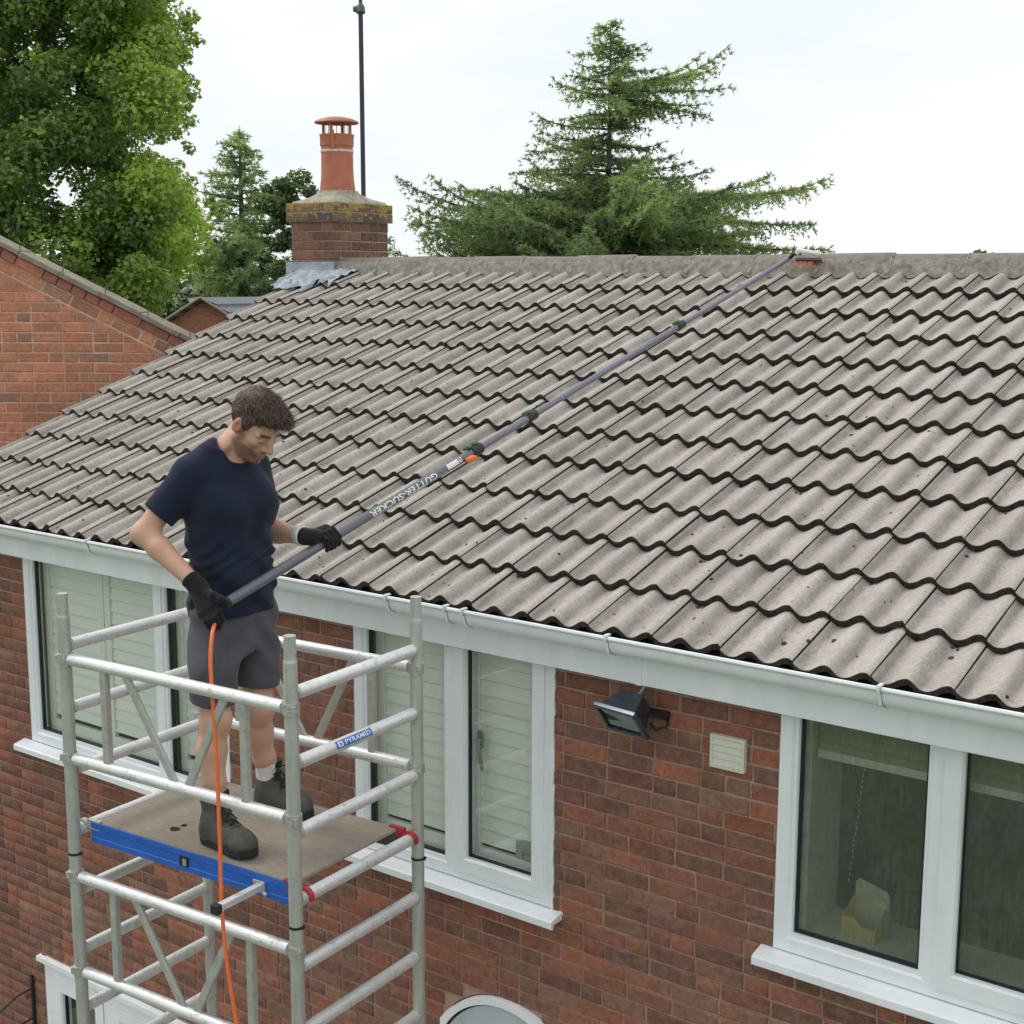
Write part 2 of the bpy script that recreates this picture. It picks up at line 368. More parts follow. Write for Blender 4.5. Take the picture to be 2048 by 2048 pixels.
for a, b, z in far:
    w, h, e = b-a-.010, .0635, .004; y = YW+rb.uniform(-.0012, .0016); cx, cz = (a+b)/2, z+COURSE/2; n = len(V)
    V += [(cx-w/2+e, y, cz-h/2+e), (cx+w/2-e, y, cz-h/2+e), (cx+w/2-e, y, cz+h/2-e), (cx-w/2+e, y, cz+h/2-e)]
    S = [(cx-w/2+rb.uniform(-.002, .002), y+e, cz-h/2+rb.uniform(-.002, .002)), (cx+w/2+rb.uniform(-.002, .002), y+e, cz-h/2), (cx+w/2, y+e, cz+h/2+rb.uniform(-.002, .002)), (cx-w/2, y+e, cz+h/2)]
    V += S+[(p[0], y+.05, p[2]) for p in S]
    F += [(n, n+1, n+2, n+3)]+[(n+4+i, n+4+(i+1) % 4, n+(i+1) % 4, n+i) for i in range(4)]+[(n+8+i, n+8+(i+1) % 4, n+4+(i+1) % 4, n+4+i) for i in range(4)]
    c = rb.choice(TONES); k = rb.uniform(.82, 1.18); T += [(c[0]*k, c[1]*k, c[2]*k, 1)]*12
me = np_mesh('brick_field', np.array(V), np.array(F), M_BRICK_A, attr={'tone': ('POINT', np.array(T))})
o = bpy.data.objects.new('brick_field', me); o['kind'] = 'stuff'; put(o, wall)

# ------------------------------------------------------------------ roof
mb = MB()
def rp_(x, v, w): return (x, v*CA-w*SA, v*SA+w*CA)      # roof coordinates: x, v up the slope, w off the slope
VR = RIDGE_Y/CA
mb.add([rp_(X0+.04, .02, -.075), rp_(X1, .02, -.075), rp_(X1, VR, -.07), rp_(X0+.04, VR, -.07)], [(0, 1, 2, 3)])
mb.add([(X0, RIDGE_Y, RIDGE_TOP-.09), (X1, RIDGE_Y, RIDGE_TOP-.09), (X1, 2*RIDGE_Y, -.02), (X0, 2*RIDGE_Y, -.02)], [(0, 1, 2, 3)], 1)
mb.add([rp_(X0+.04, .02, -.075), rp_(X0+.04, VR, -.07), (X0+.04, RIDGE_Y, -.1), (X0+.04, .02, -.1)], [(0, 1, 2, 3)])
roof = mb.build('roof', [M_DARK, M_TILE_A], house)
def wave(u):        # double-roman section: gentle pan, rounder roll, crest at u = 0, .15, .30 ; 0 at crest, -.036 in the pan
    p = (u % PITCHW)/PITCHW
    q = p/.33 if p < .33 else ((1-p)/.60 if p > .40 else 1.)      # steeper fall to the right of each crest
    return -.041*(.5-.5*math.cos(math.pi*min(q, 1)))
def foot(u):        # 1 in the groove at the foot of each roll, where roll shade and dirt are painted in
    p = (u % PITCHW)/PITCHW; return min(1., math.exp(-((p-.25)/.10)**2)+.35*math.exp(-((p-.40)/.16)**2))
def tile_mesh(name, seed, mat):
    r = random.Random(seed); N = 26; u0, u1 = .0185, .3168
    us = [u0+(u1-u0)*i/N for i in range(N+1)]
    th = .038; LEN = GAUGE+.05
    drop = lambda v: .033*(1-v/GAUGE)-.033
    chip = {}
    if r.random() < .5:
        c = r.randrange(N); chip = {c: r.uniform(.002, .006)}
    v, f, m = [], [], []
    def row(vv, off, edge=0):
        s = len(v)
        for i, u in enumerate(us):
            h = wave(u)-off+drop(vv)
            h -= .006*max(0, 1-(u-u0)/.02)          # left lap sits lower than the neighbour's roll
            v.append((u, vv+(chip.get(i, 0) if edge else 0)+edge*r.uniform(-.0008, .0008), h))
        return s
    r0 = row(.0025, .0035, 1); r1 = row(.009, 0); r2 = row(LEN, 0); rb0 = row(.0, th*.8, 1); rb1 = row(LEN, th); rn = row(.0, .006, 1)
    for i in range(N):
        f.append((r1+i, r1+i+1, r2+i+1, r2+i)); m.append(0)
        f.append((r0+i, r0+i+1, r1+i+1, r1+i)); m.append(0)
        f.append((rn+i, rn+i+1, r0+i+1, r0+i)); m.append(1)
        f.append((rb0+i, rb0+i+1, rn+i+1, rn+i)); m.append(1)
        f.append((rb1+i, rb1+i+1, rb0+i+1, rb0+i)); m.append(1)
    for k, mm in ((0, 1), (N, 1)):
        q = (r1+k, r2+k, rb1+k, rb0+k, rn+k, r0+k)
        f.append(q if k == 0 else q[::-1]); m.append(mm)
    b = MB(); b.v, b.f, b.m = v, f, m
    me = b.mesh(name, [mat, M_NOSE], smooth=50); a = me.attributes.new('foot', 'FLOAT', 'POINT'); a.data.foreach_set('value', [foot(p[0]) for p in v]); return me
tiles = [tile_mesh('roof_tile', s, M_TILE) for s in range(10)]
rt = random.Random(21); cand = []
CH = (-1.325, -.868, 3.496, 4.15)        # chimney footprint x0,x1,y0,y1
for j in range(NCOURSE):
    for i in range(-4, 25):
        cx, cv = .3*i+.17, (j+.5)*GAUGE
        x, y, d = px(rp_(cx, cv, 0))
        vis = -70 < x < 2120 and 400 < y < 1480
        cand.append((0 if vis else 1, d, i, j))
cand.sort()
MR = Matrix(((1, 0, 0, 0), (0, CA, -SA, 0), (0, SA, CA, 0), (0, 0, 0, 1)))
rest = MB(); nvis = 0
for hid, d, i, j in cand:
    if j == NCOURSE-1 and .3*i+.02 < CH[1]-.03 and .3*i+.3 > CH[0]: 
        pass
    M = MR @ Matrix.Translation((.3*i+rt.uniform(-.0015, .0015), j*GAUGE+rt.uniform(-.006, .006)-(rt.uniform(.012, .028) if rt.random() < .03 and j else 0), rt.uniform(-.001, .002))) @ Matrix.Rotation(rt.uniform(-.008, .008), 4, 'Z') @ Matrix.Rotation(rt.uniform(-.004, .004), 4, 'X')
    if not hid and nvis < 300:
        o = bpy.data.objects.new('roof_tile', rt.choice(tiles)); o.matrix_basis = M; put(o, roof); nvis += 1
    else:
        me = rt.choice(tiles); vv = [tuple(M @ q.co) for q in me.vertices]
        rest.add(vv, [tuple(p.vertices) for p in me.polygons])
        rest.m[-len(me.polygons):] = [p.material_index for p in me.polygons]
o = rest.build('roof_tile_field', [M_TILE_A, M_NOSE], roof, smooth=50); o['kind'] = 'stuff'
# moss: small dark cushions in the laps, thickest near the eaves
mo_ = random.Random(77); mb = MB()
def cushion(b, c, r, hgt):
    n = 7; v = []; 
    for (k, zz_) in ((1., 0.), (.8, .55), (.4, .92)):
        for q in range(n): a = 2*math.pi*q/n; rr_ = r*k*mo_.uniform(.75, 1.2); v.append(rp_(c[0]+rr_*math.cos(a), c[1]+rr_*math.sin(a), c[2]+hgt*zz_))
    v.append(rp_(c[0], c[1], c[2]+hgt)); b.add(v, [(i*n+k, i*n+(k+1) % n, (i+1)*n+(k+1) % n, (i+1)*n+k) for i in range(2) for k in range(n)]+[(2*n+k, 2*n+(k+1) % n, 3*n) for k in range(n)])
for k in range(230):
    j = int(abs(mo_.gauss(0, 4.5))); x = mo_.uniform(X0+.1, 6.4)
    if j >= NCOURSE: continue
    lap = mo_.random() < .55; v_ = j*GAUGE+(mo_.uniform(-.022, -.004) if lap and j else mo_.uniform(.02, .27))
    if lap: x = round(x/PITCHW)*PITCHW+PITCHW*mo_.uniform(.25, .6)
    fr_ = (v_/GAUGE) % 1; hz = wave(x)+.033*(1-fr_)-.033-.001; cushion(mb, (x, v_, hz), mo_.uniform(.004, .011)*(1.3 if lap else 1), mo_.uniform(.004, .009))
mb.build('moss', plain('dark_roof_moss', (.045, .042, .022), .98, var=.5, scale=60, bump=.7), roof, smooth=70)['kind'] = 'stuff'
# ridge tiles, half round, bedded on mortar
rr = random.Random(3); rl = .4555; xk = .445-rl*3+.04
def ridge_mesh(seed):
    r = random.Random(seed); n = 14; b = MB(); R0, th = .102, .016; ln = rl-.006
    def ring(x, rad, j=0.): return [(x, rad*math.cos(R(8)+(math.pi-R(16))*k/n), rad*math.sin(R(8)+(math.pi-R(16))*k/n)+r.uniform(-j, j)) for k in range(n+1)]
    rings = [ring(0, R0-th), ring(0, R0-.004), ring(.006, R0), ring(ln-.006, R0, .001), ring(ln, R0-.004), ring(ln, R0-th), ring(0, R0-th)]
    v = [p for q in rings for p in q]; K = n+1
    b.add(v, [(i*K+k, (i+1)*K+k, (i+1)*K+k+1, i*K+k+1) for i in range(6) for k in range(n)])
    return b.mesh('ridge_tile', M_RIDGE, smooth=40)
rms = [ridge_mesh(s) for s in range(5)]
while xk < X1-.2:
    if xk+rl > CH[1]+.03:
        o = bpy.data.objects.new('ridge_tile', rr.choice(rms)); o.matrix_basis = Matrix.Translation((xk, RIDGE_Y, RIDGE_TOP-.102+rr.uniform(-.004, .004))) @ Matrix.Rotation(rr.uniform(-.006, .006), 4, 'Z') @ Matrix.Rotation(rr.uniform(-.008, .008), 4, 'Y'); put(o, roof)
    # bedding mortar: a lumpy fillet below the front edge and a pointed joint between tiles
    xk += rl
mb = MB(); K = 260; xa, xb = CH[1]+.02, X1; pts = []
for i in range(K+1):
    x = xa+(xb-xa)*i/K; w = wave(x-.0)
    pts.append((x, rr.uniform(-.004, .004), w))
v = []
for x, e, w in pts:
    yb = RIDGE_Y-.098; 
    for (dy, dz) in ((.02, .055), (-.004+e, .03), (-.012+e, .002+e), (-.026+e*.8, (w-.012)*.9+.006)):
        y = yb+dy; v.append((x, y, (y*math.tan(AL))+dz-.022))
mb.add(v, [(i*4+k, (i+1)*4+k, (i+1)*4+k+1, i*4+k+1) for i in range(K) for k in range(3)])
mb.build('ridge_bedding', M_BED, roof, smooth=60)
xk = .445-rl*3+.04; mb = MB()
while xk < X1-.2:
    if xk > CH[1]+.1:
        for k in range(10):
            a = R(100)+R(62)*k/10; p = (xk+rr.uniform(-.006, .006), RIDGE_Y+.103*math.cos(a), RIDGE_TOP-.102+.103*math.sin(a))
            mb.tube([p, (p[0]+rr.uniform(-.006, .006), RIDGE_Y+.104*math.cos(a+R(8)), RIDGE_TOP-.102+.104*math.sin(a+R(8)))], rr.uniform(.003, .006), 6)
        mb.tube([(xk, RIDGE_Y-.108, RIDGE_TOP-.095), (xk-.01, RIDGE_Y-.122, RIDGE_TOP-.118)], .010, 6)
    xk += rl
mb.build('ridge_pointing', plain('pale_pointing', (.36, .34, .29), .95, var=.2), roof)
# verge: mossy cement bead under the left-hand tile edges
mb = MB(); K = 60; v = []
for i in range(K+1):
    vv = VR*i/K-.01; e = rr.uniform(-.008, .008)
    for (x, w) in ((X0+.022+e, -.085), (X0+.012+e, -.060+e), (X0+.03, -.040), (X0+.08, -.065)): v.append(rp_(x, vv, w-.004))
mb.add(v, [(i*4+k, (i+1)*4+k, (i+1)*4+k+1, i*4+k+1) for i in range(K) for k in range(3)])
mb.build('verge_mortar', plain('mossy_verge', (.21, .19, .12), .95, var=.5, scale=20, bump=.8, bdist=.02), roof)

# ------------------------------------------------------------------ fascia and gutter
mb = MB(); JX = 4.105
mb.box((X0, .095, -.252), (JX, .113, -.03)); mb.box((JX+.003, .095, -.252), (X1, .113, -.03))
mb.box((X0, .113, -.236), (X1, YW+.02, -.228))
fascia = mb.build('fascia', M_PVC_D, house, bevel=.002)
MB().box((JX-.012, .0905, -.2535), (JX+.016, .0945, -.04)).build('joint_cover', M_PVC_D, fascia, bevel=.001)
prof = [(.094, -.040), (.094, -.118), (.060, -.128), (.022, -.122), (-.006, -.106), (-.018, -.082), (-.021, -.062), (-.030, -.056), (-.036, -.048), (-.034, -.040), (-.026, -.038), (-.018, -.046), (-.012, -.065), (0, -.098), (.028, -.112), (.060, -.117), (.088, -.108), (.088, -.040)]
def extr(b, prof, xa, xb):
    n = len(prof); b.add([(xa, y, z) for y, z in prof]+[(xb, y, z) for y, z in prof], [(i, (i+1) % n, n+(i+1) % n, n+i) for i in range(n)])
    return b
b = extr(MB(), prof, X0-.02, X1); gutter = b.build('gutter', M_PVC, house, smooth=35)
def clip_at(X, w, slant=0, joint=False):
    o = [(-.040, -.035), (-.0415, -.047), (-.036, -.060), (-.026, -.066), (-.023, -.084), (-.011, -.110), (.022, -.1265), (.06, -.132), (.060, -.1275), (.022, -.122), (-.006, -.106), (-.018, -.082), (-.021, -.062), (-.030, -.056), (-.036, -.048), (-.034, -.040)]
    b = extr(MB(), o, X-w/2, X+w/2); b.box((X-w/2, -.0395, -.037), (X+w/2, -.005, -.031))
    return b.build('gutter_bracket', M_PVC, gutter, smooth=35)
for X in (.70, 2.86, 3.20, 3.30, 4.03, 5.165, 6.3, -.6): clip_at(X, .013)

# ------------------------------------------------------------------ chimney
chim = MB()
cx0, cx1, cy0, cy1 = CH; zt = 1.785
chim.box((cx0+.006, cy0+.006, .9), (cx1-.006, cy1-.006, zt+.14))
chimney = chim.build('chimney', M_MORTAR, house)
CT = [((.150, .085, .058), 3), ((.115, .068, .05), 3), ((.19, .10, .062), 2), ((.085, .06, .05), 2)]; CT = [(c[0]*1.5, c[1]*1.42, c[2]*1.4) for c, k in CT for _ in range(k)]
t = NT('lichen_brick'); base = t.n('ObjectInfo').outputs['Color']
nn = t.noise(26, 5, .65); c = t.mix(t.ramp(nn, .3, .7), t.mix(.4, base, (.05, .045, .04)), base)
zz = t.n('SeparateXYZ'); t.l(t.pos(), zz.inputs[0])
top = t.math('MULTIPLY', t.math('SUBTRACT', zz.outputs['Z'], 1.80), 5.5)
c = t.mix(t.ramp(t.math('ADD', t.noise(15, 5, .7), t.math('MULTIPLY', top, .24)), .55, .66), c, (.36, .235, .035))
c = t.mix(t.math('MULTIPLY', t.ramp(t.noise(30, 4, .7), .56, .66), .7), c, (.30, .31, .24))
t.set(Base_Color=c, Roughness=.95); t.bump(nn, .6, .008); M_LICHEN = t.mat
def face_bricks(x0, x1, y0, y1, z0, rows, parent, mat, h=.0635, crs=.0745, tones=CT, seed=9):
    r = random.Random(seed)
    vs = [brick_mesh('brick', 300+s+seed*10, mat, h=h) for s in range(6)]; hs = [brick_mesh('brick', 350+s+seed*10, mat, .1025, h=h) for s in range(4)]
    for j in range(rows):
        z = z0+j*crs+crs/2
        for side in range(4):
            Lx = (x1-x0) if side % 2 == 0 else (y1-y0)
            n = max(1, round(Lx/.225)); ws = [Lx/n]*n
            if (j+side) % 2: ws = [Lx/n/2]+[Lx/n]*(n-1)+[Lx/n/2]
            s = 0
            for w in ws:
                m = s+w/2; s += w
                bw = w-.010; me, w0 = (r.choice(vs), .215) if bw > .15 else (r.choice(hs), .1025)
                o = bpy.data.objects.new('brick', me)
                P = {0: (x0+m, y0), 1: (x1, y0+m), 2: (x1-m, y1), 3: (x0, y1-m)}[side]
                o.matrix_basis = Matrix.Translation((*P, z)) @ Matrix.Rotation(side*math.pi/2, 4, 'Z') @ Matrix.Translation((0, r.uniform(-.002, .002), 0)) @ Matrix.Diagonal((bw/w0, 1, 1, 1))
                c = r.choice(tones); k = r.uniform(.85, 1.15); o.color = (c[0]*k, c[1]*k, c[2]*k, 1); put(o, parent)
face_bricks(cx0, cx1, cy0, cy1, 1.785-.0745*6, 6, chimney, M_BRICK)
face_bricks(cx0-.028, cx1+.028, cy0-.028, cy1+.028, 1.785, 2, chimney, M_LICHEN, tones=[(.14, .115, .09), (.10, .09, .08), (.17, .135, .10)], seed=12)
MB().box((cx0-.022, cy0-.022, 1.787), (cx1+.022, cy1+.022, 1.930)).build('corbel_core', M_MORTAR, chimney)
pcx, pcy = (cx0+cx1)/2-.0, (cy0+cy1)/2-.02
mb = MB(); n = 28; prof = []
rg = []
for (k, z) in ((1.0, 1.931), (.985, 1.945), (.80, 1.975), (.58, 2.012), (.47, 2.035)):
    rg.append([])
    for q in range(n):
        a = 2*math.pi*q/n; cxx, sxx = math.cos(a), math.sin(a)
        s = min(((cx1-cx0)/2+.01)/max(abs(cxx), 1e-6), ((cy1-cy0)/2+.01)/max(abs(sxx), 1e-6)); e = (k-.47)/.53
        rad = s*k*e+.165*(1-e) if k < 1 else s
        rg[-1].append((pcx+rad*cxx, pcy+rad*sxx+.02*e, z+rr.uniform(-.004, .004)))
mb.add([p for q in rg for p in q], [(i*n+k, i*n+(k+1) % n, (i+1)*n+(k+1) % n, (i+1)*n+k) for i in range(4) for k in range(n)]+[tuple(range(4*n, 5*n))])
mb.build('flaunching', plain('lichened_cement', (.40, .37, .29), .95, var=.25, scale=22, bump=.7, bdist=.02, grime=.4, gscale=14, gcol=(.22, .17, .07)), chimney, smooth=50)
mb = MB().lathe([(.142, 1.99), (.140, 2.06), (.131, 2.13), (.128, 2.20), (.126, 2.40), (.127, 2.44), (.130, 2.452), (.130, 2.47), (.112, 2.47), (.112, 2.2)], (pcx, pcy, 0), 40, cap1=False)
pot = mb.build('chimney_pot', M_TERRA, chimney, smooth=40)
M_COWL = plain('terracotta_painted_metal', (.44, .15, .085), .5, var=.1, scale=20, grime=.2, gscale=12, gcol=(.2, .1, .07))
mb = MB().lathe([(.134, 2.385), (.134, 2.455), (.138, 2.462), (.138, 2.474), (.130, 2.474), (.130, 2.385)], (pcx, pcy, 0), 40, cap0=False, cap1=False)
for k in range(4):
    a = R(20+90*k); mb.tube([(pcx+.116*math.cos(a), pcy+.116*math.sin(a), 2.47), (pcx+.116*math.cos(a), pcy+.116*math.sin(a), 2.575)], .011, 8)
for k in range(20):
    a = R(9+18*k); mb.tube([(pcx+.110*math.cos(a), pcy+.110*math.sin(a), 2.47), (pcx+.110*math.cos(a), pcy+.110*math.sin(a), 2.57)], .0016, 5)
a = R(-60); mb.box((-.012, -.006, 2.36), (.012, .004, 2.50), 0, Matrix.Translation((pcx+.137*math.cos(a), pcy+.137*math.sin(a), 0)) @ Matrix.Rotation(a+math.pi/2, 4, 'Z'))
mb.lathe([(.172, 2.560), (.178, 2.566), (.172, 2.576), (.13, 2.594), (.07, 2.608), (.005, 2.613)], (pcx, pcy, 0), 40, cap0=True)
mb.build('cowl', M_COWL, chimney, smooth=45)
mb = MB().lathe([(.1295, 2.335), (.1325, 2.338), (.1325, 2.352), (.1295, 2.355)], (pcx, pcy, 0), 40, cap0=False, cap1=False)
mb.build('pot_band', plain('worn_cream_band', (.62, .56, .48), .7, var=.25, scale=30), chimney, smooth=30)
# lead apron and stepped flashing, dressed over the tile rolls
mb = MB(); N, K = 44, 10; v = []
for i in range(N+1):
    x = -1.22+.62*i/N
    for k in range(K+1):
        s = k/K; vlen = 3.78-.38*s-(.16*max(0, (x-cx1)/.3)*(1 if s > .5 else 0))*0
        vv = vlen+(.035*math.sin(i*.9)+.02*math.sin(i*2.1))*s
        if x > cx1+.02: vv = vv+ .10*s
        hgt = .010+.5*wave(x)*(.35+.65*s)-.010+.007*math.sin(i*1.3+2*math.sin(k*.9))+.005*math.sin(i*.47+k*1.7)+(.16 if s < .12 else 0)*0+(.026*max(0, (1-((vv/GAUGE) % 1)))*(1 if s > .2 else 0)-.020)+rr.uniform(-.003, .003)
        v.append(rp_(x, vv, hgt+.012))
mb.add(v, [(i*(K+1)+k, (i+1)*(K+1)+k, (i+1)*(K+1)+k+1, i*(K+1)+k+1) for i in range(N) for k in range(K)])
mb.box((cx0-.05, cy0-.012, 1.30), (cx1+.012, cy0-.0035, 1.475))
for k in range(2):
    y0 = cy0-.01+k*.085; mb.box((cx1+.0035, y0, 1.30), (cx1+.010, y0+.12, 1.475+.0345*k))
mb.build('lead_flashing', M_LEAD, chimney, smooth=60)

# ------------------------------------------------------------------ windows
FY = YW-.004        # front of the frames
def frame_box(b, x0, x1, z0, z1, y0=FY, y1=YW+.065, m=0): b.box((x0, y0, z0), (x1, y1, z1), m)
def rect_frame(x0, x1, z0, z1, w, y0, y1, wb=None, wt=None):
    wb = wb or w; wt = wt or w
    b = MB(); v = []
    # mitred frame with a chamfered inner edge
    for (yy, d) in ((y0, 0), (y0, 1), (y0+.012, 1.12), (y1, 1.12), (y1, 0)):
        v += [(x0+w*d, yy, z0+wb*d), (x1-w*d, yy, z0+wb*d), (x1-w*d, yy, z1-wt*d), (x0+w*d, yy, z1-wt*d)]
    b.add(v, [(k*4+i, k*4+(i+1) % 4, (k+1) % 5*4+(i+1) % 4, (k+1) % 5*4+i) for k in range(5) for i in range(4)])
    return b
def gasket(x0, x1, z0, z1, y, w=.011):
    b = MB()
    for (a, c, d, e) in ((x0, x0+w, z0, z1), (x1-w, x1, z0, z1), (x0+w, x1-w, z0, z0+w), (x0+w, x1-w, z1-w, z1)): b.box((a, y, d), (c, y+.022, e))
    return b
def window(win, lights, sill, shut=True, glass=M_GLASS):
    """lights: list of (x0, x1, opens) ; each light is a sash with its pane; sill: (x0, x1)"""
    x0, x1, z0, z1 = win
    wroot = MB().build('window', M_PVC, house) if False else None
    b = rect_frame(x0, x1, z0, z1, .052, FY, YW+.07, wb=.052, wt=.05)
    w = b.build('window', M_PVC, house)
    for i, (a, c, opens) in enumerate(lights):
        if i: MB().box((a-.030, FY+.0005, z0+.053), (a+.030, YW+.068, z1-.051)).build('mullion', M_PVC, w, bevel=.003)
        la = a+(.030 if i else .053); lc = c-(.030 if i < len(lights)-1 else .053); lz0, lz1 = z0+.053, z1-.051
        if opens:
            rect_frame(la-.012, lc+.012, lz0-.012, lz1+.012, .062, FY-.014, YW+.05).build('sash', M_PVC, w); q = .052
        else:
            rect_frame(la, lc, lz0, lz1, .018, FY+.012, YW+.05).build('bead', M_PVC, w); q = .019
        ga, gc, gz0, gz1 = la+q, lc-q, lz0+q, lz1-q; gy = FY+(.018 if opens else .030)
        gasket(ga-.002, gc+.002, gz0-.002, gz1+.002, gy, .013).build('gasket', M_GASKET, w)
        MB().box((ga, gy+.010, gz0), (gc, gy+.014, gz1)).build('pane', glass, w)
    s0, s1 = sill
    pr_ = [(YW+.05, z0-.002), (YW-.004, z0-.006), (YW-.075, z0-.022), (YW-.082, z0-.026), (YW-.082, z0-.058), (YW-.070, z0-.060), (YW-.066, z0-.040), (YW+.05, z0-.034)]
    extr_caps(pr_, s0, s1).build('sill', M_PVC, w, bevel=.0015)
    return w
def extr_caps(prof, xa, xb):
    b = extr(MB(), prof, xa, xb); n = len(prof); b.f += [tuple(range(n)), tuple(range(2*n-1, n-1, -1))]; b.m += [0, 0]; return b
def shutters(w, x0, x1, z0, z1, panels, y=YW+.095, tilt=78):
    """closed plantation shutters: stiles, rails and each louvre on its own"""
    r = random.Random(int(x0*100)); pw = (x1-x0)/panels; LP = .0715
    slat = None
    for p in range(panels):
        a, c = x0+p*pw+.003, x0+(p+1)*pw-.003; st = .052
        b = MB(); b.box((a, y, z0), (a+st, y+.028, z1)); b.box((c-st, y, z0), (c, y+.028, z1)); b.box((a+st, y, z0), (c-st, y+.028, z0+.09)); b.box((a+st, y, z1-.08), (c-st, y+.028, z1))
        b.build('shutter_frame', M_SHUT, w, bevel=.002)
        MB().box((a+st, y+.030, z0), (c-st, y+.034, z1)).build('shutter_backing', M_DARK, w)
        LW = c-a-2*st-.004
        me = MB().add([(-LW/2, -.005, -.0335), (LW/2, -.005, -.0335), (LW/2, .003, .0335), (-LW/2, .003, .0335), (-LW/2, .004, -.0335), (LW/2, .004, -.0335), (LW/2, .012, .0335), (-LW/2, .012, .0335)], [(0, 1, 2, 3), (5, 4, 7, 6), (1, 5, 6, 2), (4, 0, 3, 7), (3, 2, 6, 7), (4, 5, 1, 0)]).mesh('shutter_slat', M_SHUT)
        nz = int((z1-z0-.17)/LP)
        for k in range(nz):
            z = z0+.09+LP*(k+.5)+((z1-z0-.17)-nz*LP)/2
            o = bpy.data.objects.new('shutter_slat', me); o.matrix_basis = Matrix.Translation(((a+c)/2, y+.012+r.uniform(0, .0015), z)) @ Matrix.Rotation(R(r.uniform(-3.5, -1.5)), 4, 'X'); put(o, w)
w1 = window(W1, [(W1[0], .985, False), (.985, W1[1], False)], (-.315, 1.60)); w1['label'] = 'left bedroom window with closed white shutters'
shutters(w1, W1[0]+.05, .985-.03, W1[2]+.04, W1[3]-.05, 2); shutters(w1, .985+.03, W1[1]-.05, W1[2]+.04, W1[3]-.05, 1)
w2 = window(W2, [(W2[0], 3.045, False), (3.045, W2[1], True)], (2.36, 3.672)); w2['label'] = 'middle window with shutters and an opening right-hand light'
shutters(w2, W2[0]+.05, 3.045-.03, W2[2]+.04, W2[3]-.05, 1); shutters(w2, 3.045+.03, W2[1]-.05, W2[2]+.04, W2[3]-.05, 1)
# inner handle seen through the glass, restrictor plate at the bottom
b = MB(); b.tube([(3.165, YW+.06, -.72), (3.165, YW+.05, -.73), (3.172, YW+.05, -.80), (3.18, YW+.055, -.86)], .009, 8); b.box((3.150, YW+.058, -.76), (3.178, YW+.07, -.68)); b.build('handle', plain('steel_handle', (.30, .31, .30), .4, metal=.6), w2, smooth=40)
b = MB(); b.box((3.36, YW+.075, -1.24), (3.50, YW+.079, -1.16)); b.tube([(3.40, YW+.07, -1.235), (3.40, YW+.07, -1.20), (3.45, YW+.07, -1.20), (3.45, YW+.07, -1.235)], .004, 6); b.build('vent_catch', plain('grey_catch', (.33, .36, .33), .5), w2)
w3 = window(W3, [(W3[0], 5.318, False), (5.318, 6.55, True), (6.55, W3[1], False)], (4.635, 7.38), glass=M_GLASS_O); w3['label'] = 'right bathroom window with dark rippled glass and a raised blind'
# window reveal, deep inner sill, raised pleated blind and the dim room behind
M_ROOM = plain('dim_olive_room', (.46, .45, .30), .9, var=.2, scale=3); M_REV = plain('plaster_reveal', (.70, .72, .62), .8, var=.04)
b = MB(); x0, x1, z0, z1 = W3
b.box((x0-.01, YW+.071, z0+.02), (x0+.10, YW+.36, z1)); b.box((x1-.10, YW+.071, z0+.02), (x1+.01, YW+.36, z1)); b.box((x0+.10, YW+.071, z0+.02), (x1-.10, YW+.36, z0+.062)); b.build('reveal', M_REV, w3)
b = MB(); x0, x1 = 4.35, 7.24; ya, yb, za, zb = YW+.32, 2.6, -2.55, -.142
b.add([(x0, ya, za), (x1, ya, za), (x1, yb, za), (x0, yb, za), (x0, ya, zb), (x1, ya, zb), (x1, yb, zb), (x0, yb, zb)], [(0, 1, 2, 3), (7, 6, 5, 4), (2, 6, 7, 3), (1, 5, 6, 2), (0, 3, 7, 4)]); b.build('bathroom', M_ROOM, w3)
M_BLIND = plain('olive_pleated_blind', (.42, .41, .27), .85, var=.06, scale=20)
b = MB(); v = []; n = 12
for k in range(n+1): v += [(4.80, YW+.10+(.018 if k % 2 else 0), -.20-.019*k), (7.18, YW+.10+(.018 if k % 2 else 0), -.20-.019*k)]
b.add(v, [(2*k, 2*k+1, 2*k+3, 2*k+2) for k in range(n)]); b.box((4.80, YW+.098, -.462), (7.18, YW+.124, -.430), 1); b.box((4.80, YW+.092, -.20), (7.18, YW+.126, -.165), 1)
b.build('blind', [M_BLIND, M_SHUT], w3)
b = MB(); z = -.47; xx = 4.985
while z > -.95: b.tube([(xx, YW+.11, z), (xx+rr.uniform(-.003, .003), YW+.11, z-.012)], .0022, 5); z -= .024; xx -= .0022
b.build('blind_chain', plain('blind_chain', (.5, .55, .46), .4), w3)
# ground floor door frame and arched head, only their tops reach into the picture
x0, x1, z0, z1 = DOOR
d = rect_frame(x0, x1, z0, z1, .075, FY, YW+.08).build('patio_door', M_PVC, house); d['label'] = 'white patio door frame under the scaffold'
extr_caps([(YW-.03, z1-.004), (YW-.03, z1+.026), (YW+.02, z1+.032), (YW+.02, z1-.004)], x0-.05, x1+.05).build('drip_head', M_PVC, d)
for a, c in ((x0+.08, .34), (.42, x1-.08)):
    rect_frame(a, c, z0+.08, z1-.08, .075, FY-.008, YW+.06).build('sash', M_PVC, d); gasket(a+.074, c-.074, z0+.154, z1-.154, FY+.02, .016).build('gasket', M_GASKET, d)
    MB().box((a+.075, FY+.03, z0+.155), (c-.075, FY+.034, z1-.155)).build('pane', M_GLASS, d)
    MB().box((a-.0, FY+.1, z0), (c, FY+.13, z1)).build('door_blind', plain('dark_room_blind', (.10, .11, .10), .8), d)
MB().box((.345, FY+.0, z0+.08), (.415, YW+.06, z1-.08)).build('mullion', M_PVC, d)
n = 24; a0, a1 = ARCH[0]+.004, ARCH[1]-.004
